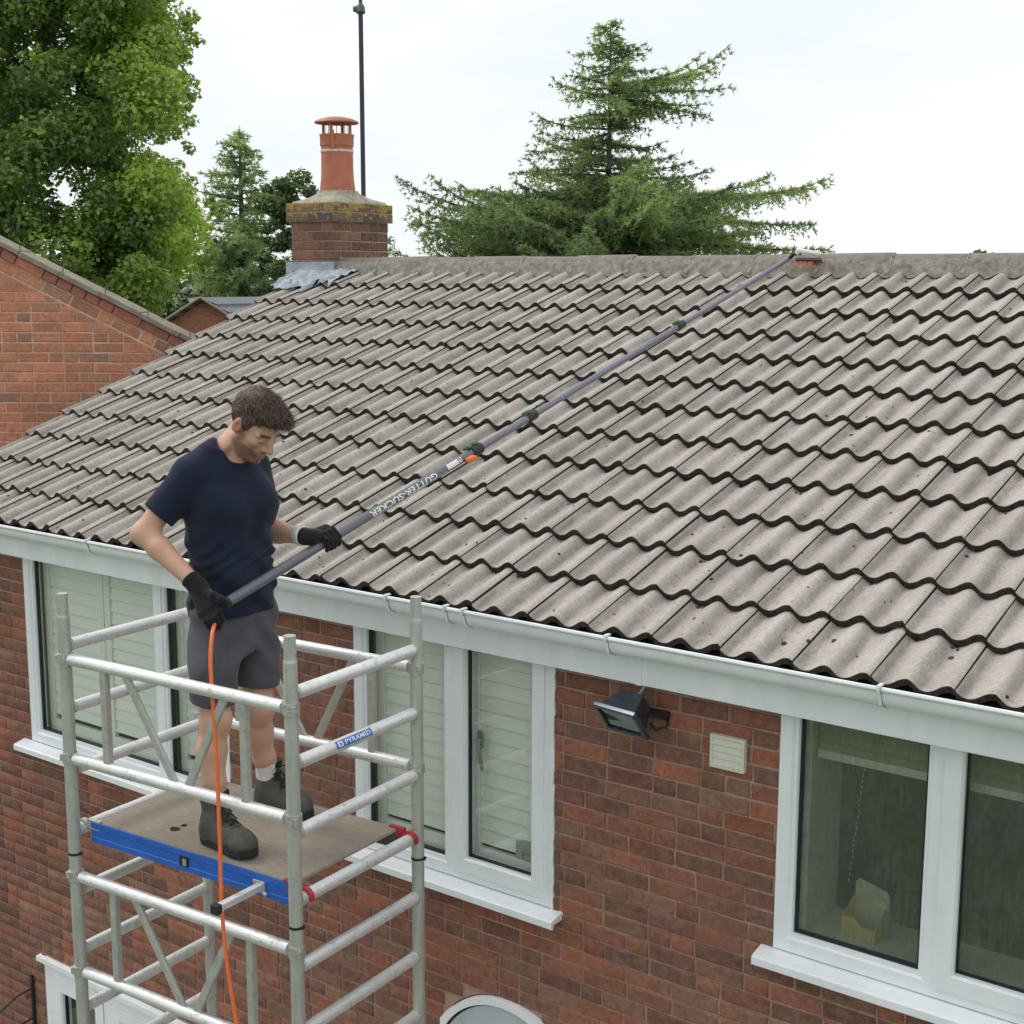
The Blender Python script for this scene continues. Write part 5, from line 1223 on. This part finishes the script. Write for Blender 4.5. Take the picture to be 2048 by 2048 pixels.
def wob(P, amp, sc=1.): return amp*sum(np.sin((P@_wd[i])*_wf[i]*sc+_wp[i]) for i in range(14))/4.
def sdf_obj(name, s, mat, parent, attr=None, relax=1):
    V, F = s.mesh(relax); o = bpy.data.objects.new(name, np_mesh(name, V, F, mat, smooth=True, attr=attr(V) if attr else None)); put(o, parent); return o
V3 = lambda *a: np.array(a, float)
man = thing('person', 'man in navy t-shirt, grey shorts, black gloves and boots holding the long pole', 'person', (2.98, -.93, DZ))

rhip, rkn, ran = V3(2.825, -.985, .07), V3(2.905, -1.070, -.335), V3(2.940, -1.118, -.715)
lhip, lkn, lan = V3(2.825, -.795, .07), V3(2.885, -.825, -.350), V3(2.838, -.740, -.715)
rsh, rel, rwr = V3(2.745, -1.045, .605), V3(2.655, -1.175, .385), V3(2.897, -1.133, .207)
lsh, lel, lwr = V3(2.735, -.675, .600), V3(2.745, -.610, .325), np.array(at(606, 1072, 5.67))
nkb, hc = V3(2.775, -.855, .665), V3(2.886, -.802, .792)
# head frame: face turned a little to his left and tipped down towards the hands
hy, hp_ = R(4), R(40); hf = V3(math.cos(hy)*math.cos(hp_), math.sin(hy)*math.cos(hp_), -math.sin(hp_)); hl = V3(-math.sin(hy), math.cos(hy), 0); hu = np.cross(hf, hl); HA = [hf, hl, hu]; HS = 1.06
def H(f, l, u): return hc+HS*(hf*f+hl*l+hu*u)
s = SDF((2.56, -1.28, -.78), (3.06, -.52, 1.0), .0045)
# trunk and limbs under the clothes
s.loft([(.0, 2.82, -.89, .16, .10), (.25, 2.80, -.875, .15, .095), (.45, 2.775, -.865, .165, .105), (.58, 2.762, -.86, .165, .09), (.655, 2.77, -.857, .07, .06)], .02)
for h_, k_, a_ in ((rhip, rkn, ran), (lhip, lkn, lan)):
    s.cone(h_, k_, .075, .056, .03); s.cone(k_+V3(.006, 0, 0), k_+V3(.006, 0, -.02), .054, .050, .02)
    m = k_*.68+a_*.32+V3(-.020, 0, 0); s.cone(k_, m, .050, .056, .03); s.cone(m, k_*.35+a_*.65+V3(-.006, 0, 0), .056, .044, .03); s.cone(k_*.35+a_*.65, a_, .043, .038, .02)
    s.ell(k_+V3(.040, 0, .005), np.eye(3), (.025, .032, .036), .03)
for h_, e_, w_ in ((rsh, rel, rwr), (lsh, lel, lwr)):
    s.cone(h_, e_, .052, .043, .03); m = e_*.72+w_*.28; s.cone(e_, m, .041, .044, .03); s.cone(m, w_, .044, .029, .02)
    s.ell(e_+(e_-(h_+w_)/2)*.10, np.eye(3), (.032, .032, .032), .03)
s.chain([nkb-V3(0, 0, .05), nkb+V3(.02, .01, .03), H(-.028, 0, -.055)], [.064, .059, .058], .03)
# skull and face
s.ell(H(-.010, 0, .022), HA, (.098*HS, .076*HS, .092*HS), .02); s.ell(H(.030, 0, -.040), HA, (.060*HS, .058*HS, .074*HS), .03)
for sg in (-1, 1):
    s.cone(H(-.005, sg*.055, -.055), H(.062, sg*.018, -.106), .018*HS, .017*HS, .025)
    s.ell(H(.058, sg*.040, -.022), HA, (.024*HS, .022*HS, .018*HS), .02)
    s.cone(H(.082, sg*.014, .017), H(.070, sg*.050, .016), .011*HS, .010*HS, .014)
    s.ell(H(.094, sg*.033, -.004), HA, (.014*HS, .016*HS, .010*HS), .012, sub=True)
    s.ell(H(.073, sg*.032, -.004), HA, (.0150*HS, .0165*HS, .0125*HS), .004)
    s.ell(H(.098, sg*.0125, -.036), HA, (.011*HS, .008*HS, .008*HS), .008)
    s.ell(H(-.012, sg*.079, -.006), [hf*.94+hl*sg*(-.3), hl*.95+hf*.3*sg, hu], (.021*HS, .011*HS, .033*HS), .008); s.ell(H(-.006, sg*.088, -.004), HA, (.009*HS, .006*HS, .017*HS), .006, sub=True)
s.cone(H(.088, 0, .010), H(.115, 0, -.030), .0085*HS, .0125*HS, .012); s.ell(H(.113, 0, -.033), HA, (.012*HS, .011*HS, .009*HS), .006)
s.ell(H(.080, 0, -.066), HA, (.018*HS, .030*HS, .022*HS), .02); s.ell(H(.0955, 0, -.0665), HA, (.009*HS, .023*HS, .0055*HS), .005); s.ell(H(.0935, 0, -.0780), HA, (.010*HS, .019*HS, .0065*HS), .005)
s.ell(H(.099, 0, -.0722), HA, (.010*HS, .024*HS, .0016*HS), .003, sub=True); s.ell(H(.078, 0, -.104), HA, (.022*HS, .024*HS, .018*HS), .016)
def skin_attr(V):
    q = (V-hc)/HS; f, l, u = q@hf, q@hl, q@hu; n = len(V); col_ = np.tile([.64, .385, .275, 1.], (n, 1)); rnd = rgp.uniform(0, 1, n)
    head = (np.abs(f) < .2) & (np.abs(l) < .12) & (np.abs(u) < .16) & (V[:, 2] > .6)
    sm = lambda x, a, b: np.clip((x-a)/(b-a), 0, 1)
    bd = sm(-u, .044, .062)*sm(f, -.02, .010)*(1-np.exp(-((f-.097)/.010)**2-(l/.024)**2-((u+.0722)/.010)**2)*.9)
    bd = bd*sm(u-(-.055-.73*(f+.005)), -.030, -.012)
    side = sm(f, -.004, .010)*sm(-f, -.045, -.02)*sm(np.abs(l), .050, .062)*sm(-u, -.02, .02); mo = np.exp(-((u+.054)/.008)**2-(l/.034)**2)*sm(f, .07, .09)
    bd = np.clip(np.maximum(np.maximum(bd, side*.9), mo), 0, 1)*head*.80*(.80+.20*rnd)
    br = np.exp(-((u-.021)/.0065)**2)*sm(np.abs(l), .008, .016)*(1-sm(np.abs(l), .050, .058))*sm(f, .055, .07)*head
    lash = np.exp(-((u+.013)/.0035)**2)*np.exp(-((np.abs(l)-.032)/.015)**2)*sm(f, .07, .08)*head
    lip = np.exp(-((u+.0722)/.0090)**4-(l/.022)**4)*sm(f, .085, .092)*head
    ear = sm(np.abs(l), .074, .082)*head*(np.abs(u) < .05); chk = np.exp(-((f-.07)/.03)**2-((np.abs(l)-.045)/.02)**2-((u+.03)/.02)**2)*head; nose = sm(f, .098, .11)*head
    red = np.clip(ear*.55+chk*.35+nose*.35, 0, 1)
    for w, c in ((red, (.50, .19, .13)), (bd, (.075, .042, .028)), (br, (.03, .018, .013)), (lash*.8, (.05, .03, .025)), (lip*.8, (.36, .14, .11))): col_[:, :3] = col_[:, :3]*(1-w[:, None])+np.array(c)*w[:, None]
    return {'tint': ('POINT', col_)}
t = NT('skin'); a = t.n('Attribute', attribute_name='tint').outputs['Color']; n1 = t.noise(34, 4, .6); n2 = t.noise(7, 3, .5)
c = t.mix(t.math('MULTIPLY', t.ramp(n1, .35, .75), .22), a, t.mix(1., a, (.80, .66, .62), 'MULTIPLY')); c = t.mix(t.math('MULTIPLY', t.ramp(n2, .45, .7), .25), c, t.mix(1., a, (1.1, .85, .80), 'MULTIPLY'))
t.set(Base_Color=c, Roughness=.52, Specular_IOR_Level=.4, Subsurface_Weight=.10, Subsurface_Radius=(.012, .005, .003)); t.bump(n1, .08, .003); M_SKIN = t.mat
sdf_obj('body', s, M_SKIN, man, skin_attr)

# hair: cropped sides, fuller top swept forward
def hairvol():
    s = SDF(hc-.19, hc+.19, .004)
    s.ell(H(-.014, 0, .034), HA, (.108*HS, .083*HS, .094*HS), .01); s.ell(H(.030, 0, .092), HA, (.080*HS, .066*HS, .036*HS), .03); s.ell(H(.070, .006, .088), HA, (.034*HS, .054*HS, .026*HS), .02); s.ell(H(-.03, 0, .10), HA, (.06*HS, .06*HS, .03*HS), .03)
    X, Y, Z = s.grid((slice(None),)*3); q = [((X-hc[0])*a_[0]+(Y-hc[1])*a_[1]+(Z-hc[2])*a_[2])/HS for a_ in HA]; f, l, u = q
    # keep above a hairline that drops from the brow to the nape
    line = np.interp(f, [-.12, -.06, -.028, .012, .030, .040, .075, .12], [-.075, -.068, -.030, -.020, .010, .044, .064, .064]); s.v = np.maximum(s.v, ((line-u)*.9*HS).astype(np.float32))
    s.disp(lambda P: wob(P, .0022, 1.8)+.0016*np.sin((P-hc)@hl*420+6*np.sin((P-hc)@hf*60))); return s
t = NT('dark_brown_hair'); n1 = t.noise(90, 4, .65, stretch=(1, 3, 1)); 
t.set(Base_Color=t.mix(t.ramp(n1, .35, .7), (.032, .020, .014), (.15, .092, .062)), Roughness=.42, Specular_IOR_Level=.4); t.bump(n1, .7, .006); M_HAIR = t.mat
hs = hairvol(); hair = sdf_obj('hair', hs, M_HAIR, man)
co = np.empty(len(hair.data.vertices)*3, np.float32); hair.data.vertices.foreach_get('co', co); co = co.reshape(-1, 3); no = np.empty(len(co)*3, np.float32); hair.data.vertices.foreach_get('normal', no); no = no.reshape(-1, 3)
qh = (co-hc)/HS; sel = np.where(((qh@hu) > .0) & ((no@hu) > -.2))[0]; sel = rgp.choice(sel, 5200); fw = np.clip((qh[sel]@hu-.04)/.05, 0, 1)
P0 = co[sel]-no[sel]*.003; dirn = hf*1.0-hu*.25; D_ = dirn[None]*(.35+.65*fw[:, None])+no[sel]*(.55-.15*fw[:, None])+np.outer(-(1-fw), hu)*.5+rgp.normal(size=(len(sel), 3))*.30; D_ /= np.linalg.norm(D_, axis=1)[:, None]
Ls = (.010+.030*fw)*rgp.uniform(.6, 1.3, len(sel)); sd_ = np.cross(D_, no[sel]); sd_ /= np.linalg.norm(sd_, axis=1)[:, None]+1e-9
P1 = P0+D_*(Ls*.55)[:, None]; P2_ = P1+(D_-no[sel]*.55)*(Ls*.5)[:, None]; wdt = .0011
Vh = np.stack([P0-sd_*wdt, P0+sd_*wdt, P1+sd_*wdt*.8, P1-sd_*wdt*.8, P2_], 1).reshape(-1, 3); b5 = np.arange(len(sel))[:, None]*5
Fh = np.concatenate([b5+np.array([0, 1, 2]), b5+np.array([0, 2, 3]), b5+np.array([3, 2, 4])]); o = bpy.data.objects.new('hair_strands', np_mesh('hair_strands', Vh, Fh, M_HAIR)); o['kind'] = 'stuff'; put(o, hair)

# t-shirt
def cloth(name, c, k=.0, bump=.25):
    t = NT(name); n1 = t.noise(420, 2, .5); n2 = t.noise(5, 4, .6); t.set(Base_Color=t.mix(t.ramp(n2, .3, .7), c4(c, .8), c4(c, 1.25)), Roughness=.9, Specular_IOR_Level=.2, Sheen_Weight=.10, Sheen_Roughness=.5); t.bump(n1, bump, .001); return t.mat
M_SHIRT = cloth('navy_cotton', (.013, .018, .038)); M_SHORT = cloth('charcoal_shorts', (.085, .080, .094))
s = SDF((2.55, -1.27, -.02), (3.05, -.50, .76), .005)
s.loft([(.045, 2.822, -.892, .188, .134), (.10, 2.822, -.892, .185, .136), (.22, 2.812, -.882, .172, .130), (.34, 2.800, -.872, .178, .130), (.46, 2.785, -.862, .190, .134), (.55, 2.768, -.860, .194, .120), (.61, 2.762, -.860, .17, .10), (.66, 2.765, -.857, .10, .075), (.685, 2.77, -.856, .072, .066)], .02, 2.4)
ru_, lu_ = rel-rsh, lel-lsh
rn2 = ru_/np.linalg.norm(ru_)+V3(-.10, -.18, .0)
s2 = SDF((2.55, -1.27, -.02), (3.05, -.50, .76), .005)
s2.cone(rsh+V3(.01, .02, -.005), rsh+ru_*.90, .068, .067, .05); s2.cut(rsh+ru_*.68, rn2, (2.5, -1.4, .1), (2.95, -.90, .75))
s3 = SDF((2.55, -1.27, -.02), (3.05, -.50, .76), .005)
s3.cone(lsh+V3(.01, -.02, -.005), lsh+lu_*.90, .070, .068, .05); s3.cut(lsh+lu_*.66, lu_, (2.5, -.85, .1), (2.95, -.40, .75))
for q_ in (s2, s3):
    hh = np.maximum(.035-np.abs(s.v-q_.v), 0)/.035; s.v = np.minimum(s.v, q_.v)-hh*hh*.035*.25
s.cone(rsh+V3(.0, .03, .018), nkb+V3(-.018, -.045, .030), .058, .046, .05); s.cone(lsh+V3(.0, -.03, .018), nkb+V3(-.018, .045, .030), .058, .046, .05)
s.ell(V3(2.845, -.945, .47), np.eye(3), (.075, .085, .09), .06); s.ell(V3(2.850, -.775, .47), np.eye(3), (.075, .085, .09), .06)
def folds(P):
    x, y, z = P[:, 0], P[:, 1], P[:, 2]
    lower = np.clip((.50-z)/.30, 0, 1); d1 = z*.75+(y+.9)*.55+(x-2.8)*.25; pull = np.exp(-((z-.26)/.15)**2)
    return wob(P, .0042, .55)*(.6+lower)+lower*.011*(np.abs(np.sin(d1*34+2.2*np.sin(y*9)+1.4*np.sin(x*17)))**1.6-.5)+pull*.010*(np.abs(np.sin((z*1.0-(y+.9)*.8)*38+1.8*np.sin(x*14)+1.5*np.sin(z*23)))**1.6-.5)+.003*np.exp(-((z-.09)/.04)**2)*np.sin(y*48+x*36)
s.disp(folds)
s.cut(V3(2.8, -.85, .052), (0.05, 0, -1))
s.cone(nkb+V3(.018, .006, -.005), nkb+V3(.05, .014, .12), .062, .085, .006, sub=True)
shirt = sdf_obj('t_shirt', s, M_SHIRT, man, relax=1)
b = MB(); cn = nkb+V3(.020, .006, .004); ax_ = V3(.36, .06, .93); ax_ /= np.linalg.norm(ax_); e1_ = np.cross(ax_, V3(0, 1, 0)); e1_ /= np.linalg.norm(e1_); e2_ = np.cross(ax_, e1_)
ring = [cn+e1_*.069*math.cos(2*math.pi*k/32)+e2_*.071*math.sin(2*math.pi*k/32)+ax_*(.012*math.cos(2*math.pi*k/32)) for k in range(33)]; b.tube(ring, .0075, 8, caps=False); b.build('collar', M_SHIRT, shirt, smooth=60)

# shorts
s = SDF((2.60, -1.24, -.36), (3.08, -.60, .14), .005)
s.loft([(-.10, 2.828, -.888, .172, .122), (-.02, 2.826, -.889, .180, .133), (.06, 2.822, -.892, .178, .130), (.12, 2.818, -.890, .168, .122)], .02, 2.4)
rdir, ldir = rkn-rhip, lkn-lhip
for h_, d_, sg in ((rhip, rdir, -1), (lhip, ldir, 1)):
    s.cone(h_+V3(.0, -sg*.006, -.04), h_+d_*.5+V3(0, sg*.004, 0), .096, .093, .03); s.cone(h_+d_*.5+V3(0, sg*.004, 0), h_+d_*1.08+V3(-.004, 0, 0), .093, .090, .02)
s.cone(V3(2.80, -.90, -.17), V3(3.10, -.90, -.40), .002, .050, .02, sub=True) if False else None
def sfold(P):
    x, y, z = P[:, 0], P[:, 1], P[:, 2]; cr_ = np.exp(-(((y+.895)/.09)**2+((z+.02)/.12)**2))
    return wob(P, .0042, .6)+.012*(np.abs(np.sin((z*.8+np.abs(y+.895)*1.1)*30+1.5*np.sin(y*13)))**1.6-.5)*np.exp(-((z+.06)/.15)**2)+.0025*np.sin(y*60+z*14)*np.clip((-.16-z)/.1, 0, 1)+cr_*.003*np.sin((y-x)*70)
s.disp(sfold); s.cut(V3(2.85, -1.05, -.262), (-.10, 0.02, -1), (2.5, -1.4, -.5), (3.2, -.945, -.15)); s.cut(V3(2.85, -.82, -.25), (-.08, 0, -1), (2.5, -.945, -.5), (3.2, -.5, -.15))
shorts = sdf_obj('shorts', s, M_SHORT, man, relax=2)
b = MB(); b.box((2.905, -1.035, -.19), (2.9085, -.965, -.10)); 

# gloves: four fingers wrapped round the pole, thumb from the other side
M_GLOVE = cloth('black_knit_glove', (.013, .013, .014), bump=.6); M_CUFF = cloth('white_cuff', (.70, .70, .68))
pe1 = V3(1, 0, 0)-pd*pd[0]; pe1 /= np.linalg.norm(pe1); pe2 = np.cross(pd, pe1); pe2 = pe2 if pe2[2] > 0 else -pe2
def gp(t_, ph, r): return pp(t_)+r*(math.cos(R(ph))*pe1+math.sin(R(ph))*pe2)
def glove(name, wr, fore, tc_, sgn, ph0, mat):
    """wr wrist, tc_ centre of the grip along the pole, sgn side of the index finger along the pole, ph0 angle of the knuckles round it"""
    c = pp(tc_); s = SDF(np.minimum(c, wr)-.12, np.maximum(c, wr)+.12, .0032)
    for i, (sp, ln) in enumerate(((.034, 1.0), (.0115, 1.08), (-.0115, 1.0), (-.033, .82))):
        tt = tc_+sgn*sp; k1 = gp(tt, ph0, .047-.002*i)
        P = [k1, gp(tt, ph0-52*ln, .040), gp(tt+sgn*.001, ph0-112*ln, .0345), gp(tt, ph0-172*ln, .0325), gp(tt, ph0-214*ln, .0315)]
        s.chain(P, [.0128, .0122, .0115, .0108, .0100], .005)
        w0 = wr+(fore*.012)+pd*sgn*sp*.55; s.cone(w0, k1, .0185, .0150, .020)
    th = [wr+fore*.030+pd*sgn*.022, gp(tc_+sgn*.050, ph0+52, .047), gp(tc_+sgn*.046, ph0+112, .036), gp(tc_+sgn*.040, ph0+150, .0325)]
    s.chain(th, [.0185, .0150, .0128, .0112], .010)
    s.cone(wr-fore*.055, wr+fore*.02, .0375, .0335, .012); s.disp(lambda P: wob(P, .0007, 2.)); s.cut(wr-fore*.052, -fore)
    return sdf_obj(name, s, mat, man)
fl_, fr_ = (lwr-lel)/np.linalg.norm(lwr-lel), (rwr-rel)/np.linalg.norm(rwr-rel)
tl_ = tpx(655)
glove('glove', lwr+fl_*.035, fl_, tl_, 1, 128, M_GLOVE)['label'] = 'black glove of the leading hand, higher up the pole'
def lower_glove():
    q = lambda x, y, d: np.array(at(x*1.06004, y*1.06004, d)); s = SDF(q(390, 1140, 5.30)-.15, q(390, 1140, 5.30)+.15, .0032); wr = rwr+fr_*.008
    for i, ((dx, dy), ln) in enumerate((((13, -9), .95), ((4, -2), 1.08), ((-5, 5), 1.02), ((-13, 12), .82))):
        K_ = q(394+dx, 1146+dy, 5.285); P = [K_, q(394+dx*.9+9*ln, 1146+dy*.9+19*ln, 5.262), q(394+dx*.8+15*ln, 1146+dy*.8+33*ln, 5.285), q(394+dx*.7+15*ln, 1146+dy*.7+38*ln, 5.318)]
        s.chain(P, [.0140, .0126, .0116, .0104], .005); s.cone(wr+pd*0+V3(0, 0, 0)+(K_-q(394, 1146, 5.285))*.5, K_, .0190, .0155, .02)
    s.chain([wr+fr_*.02, q(402, 1124, 5.275), q(418, 1131, 5.262), q(428, 1137, 5.268)], [.0190, .0155, .0135, .0112], .010)
    s.cone(wr-fr_*.055, wr+fr_*.02, .0375, .0335, .012); s.disp(lambda P: wob(P, .0007, 2.)); s.cut(wr-fr_*.05, -fr_); return sdf_obj('glove', s, M_GLOVE, man)
lower_glove()['label'] = 'black glove gripping the lower end of the pole'
b = MB(); b.tube([lwr-fl_*.030, lwr-fl_*.028, lwr+fl_*.004, lwr+fl_*.006], [.036, .0385, .0395, .037], 20); b.build('wrist_band', M_CUFF, man, smooth=50)

# boots, with sole, laces and sock
M_BOOT = plain('black_grey_leather', (.085, .080, .073), .62, var=.30, scale=30, bump=.35, grime=.35, gscale=10, gcol=(.12, .11, .095)); M_SOLE = plain('black_rubber_sole', (.018, .018, .018), .8, var=.2, bump=.3); M_LACE = plain('black_lace', (.012, .012, .012), .8)
def boot(heel, toe, an, label):
    heel, toe = V3(*heel, DZ), V3(*toe, DZ); d = toe-heel; L_ = np.linalg.norm(d); d /= L_; n = V3(-d[1], d[0], 0); u = V3(0, 0, 1)
    q = lambda a, l, z: heel+d*a+n*l+u*z
    s = SDF(np.minimum(heel, toe)-V3(.09, .09, .0), np.maximum(heel, toe)+V3(.09, .09, .26), .0042); an2 = V3(an[0], an[1], 0)
    s.cone(q(.055, 0, .060), q(.075, 0, .10), .046, .050, .02); s.cone(q(.08, 0, .085), q(.235, 0, .066), .056, .042, .03); s.ell(q(L_-.060, 0, .052), [d, n, u], (.058, .053, .043), .02); s.ell(q(.15, 0, .055), [d, n, u], (.10, .051, .050), .02); s.ell(q(.052, 0, .05), [d, n, u], (.050, .043, .052), .02)
    at_ = V3(an[0], an[1], DZ+.185); s.cone(q(.082, 0, .10), at_, .053, .052, .02); s.cone(at_, at_+V3(-.003, 0, .012), .054, .056, .006); s.cut(at_+V3(0, 0, .012), (.15, 0, 1)); s.cut(q(0, 0, .020), (0, 0, -1)); s.disp(lambda P: wob(P, .0016, .9))
    bt = sdf_obj('boot', s, M_BOOT, man); bt['label'] = label
    s = SDF(np.minimum(heel, toe)-V3(.08, .08, .0), np.maximum(heel, toe)+V3(.08, .08, .06), .004)
    def fp(X, Y, Z):
        a = (X-heel[0])*d[0]+(Y-heel[1])*d[1]; l = (X-heel[0])*n[0]+(Y-heel[1])*n[1]; t_ = np.clip(a/L_, 0, 1); w = np.interp(t_, [0, .12, .35, .5, .72, .9, 1.], [.022, .043, .043, .044, .055, .047, .018])
        zz_ = Z-DZ-.020-.008*np.clip((t_-.8)/.2, 0, 1); return np.maximum(np.maximum(np.abs(l)-w, np.maximum(-a, a-L_)), np.abs(zz_)-.0165)
    s.op(np.minimum(heel, toe)-.06, np.maximum(heel, toe)+.06, fp, 0); s.cut(V3(0, 0, DZ+.0015), (0, 0, -1)); sdf_obj('sole', s, M_SOLE, bt, relax=2)
    b = MB()
    for k in range(5):
        a0, z0 = .205-.027*k, .098+.021*k
        for sg in (-1, 1): b.tube(cr([q(a0+.014, sg*.026, z0-.014), q(a0+.016, 0, z0+.012), q(a0-.006, -sg*.028, z0+.006)], 3), .0032, 5)
    for sg in (-1, 1): b.tube(cr([q(.112, 0, .190), q(.150, sg*.03, .196), q(.160, sg*.045, .165), q(.135, sg*.04, .150)], 4), .003, 5)
    b.tube(cr([q(.118, 0, .19), q(.17, -.03, .16), q(.185, -.05, .125)], 4), .003, 5); b.build('laces', M_LACE, bt)
    b = MB(); b.tube([at_+V3(0, 0, .004), at_+V3(-.002, 0, .024)], .0595, 18); b.build('padded_collar', M_LACE, bt, smooth=60)
boot((2.872, -1.118), (3.178, -1.135), ran, 'grey-black lace-up boot nearest the blue beam'); boot((2.768, -.742), (3.072, -.728), lan, 'black lace-up boot nearer the house wall')
for a_, k_, top_, mt in ((lan, lkn, .048, M_CUFF), (ran, rkn, .004, M_LACE)):
    d_ = (k_-a_)/np.linalg.norm(k_-a_); b = MB(); b.tube([a_+d_*.05, a_+d_*.085, a_+d_*(.085+top_)], [.046, .045, .0455], 18); b.build('sock', mt, man, smooth=50)
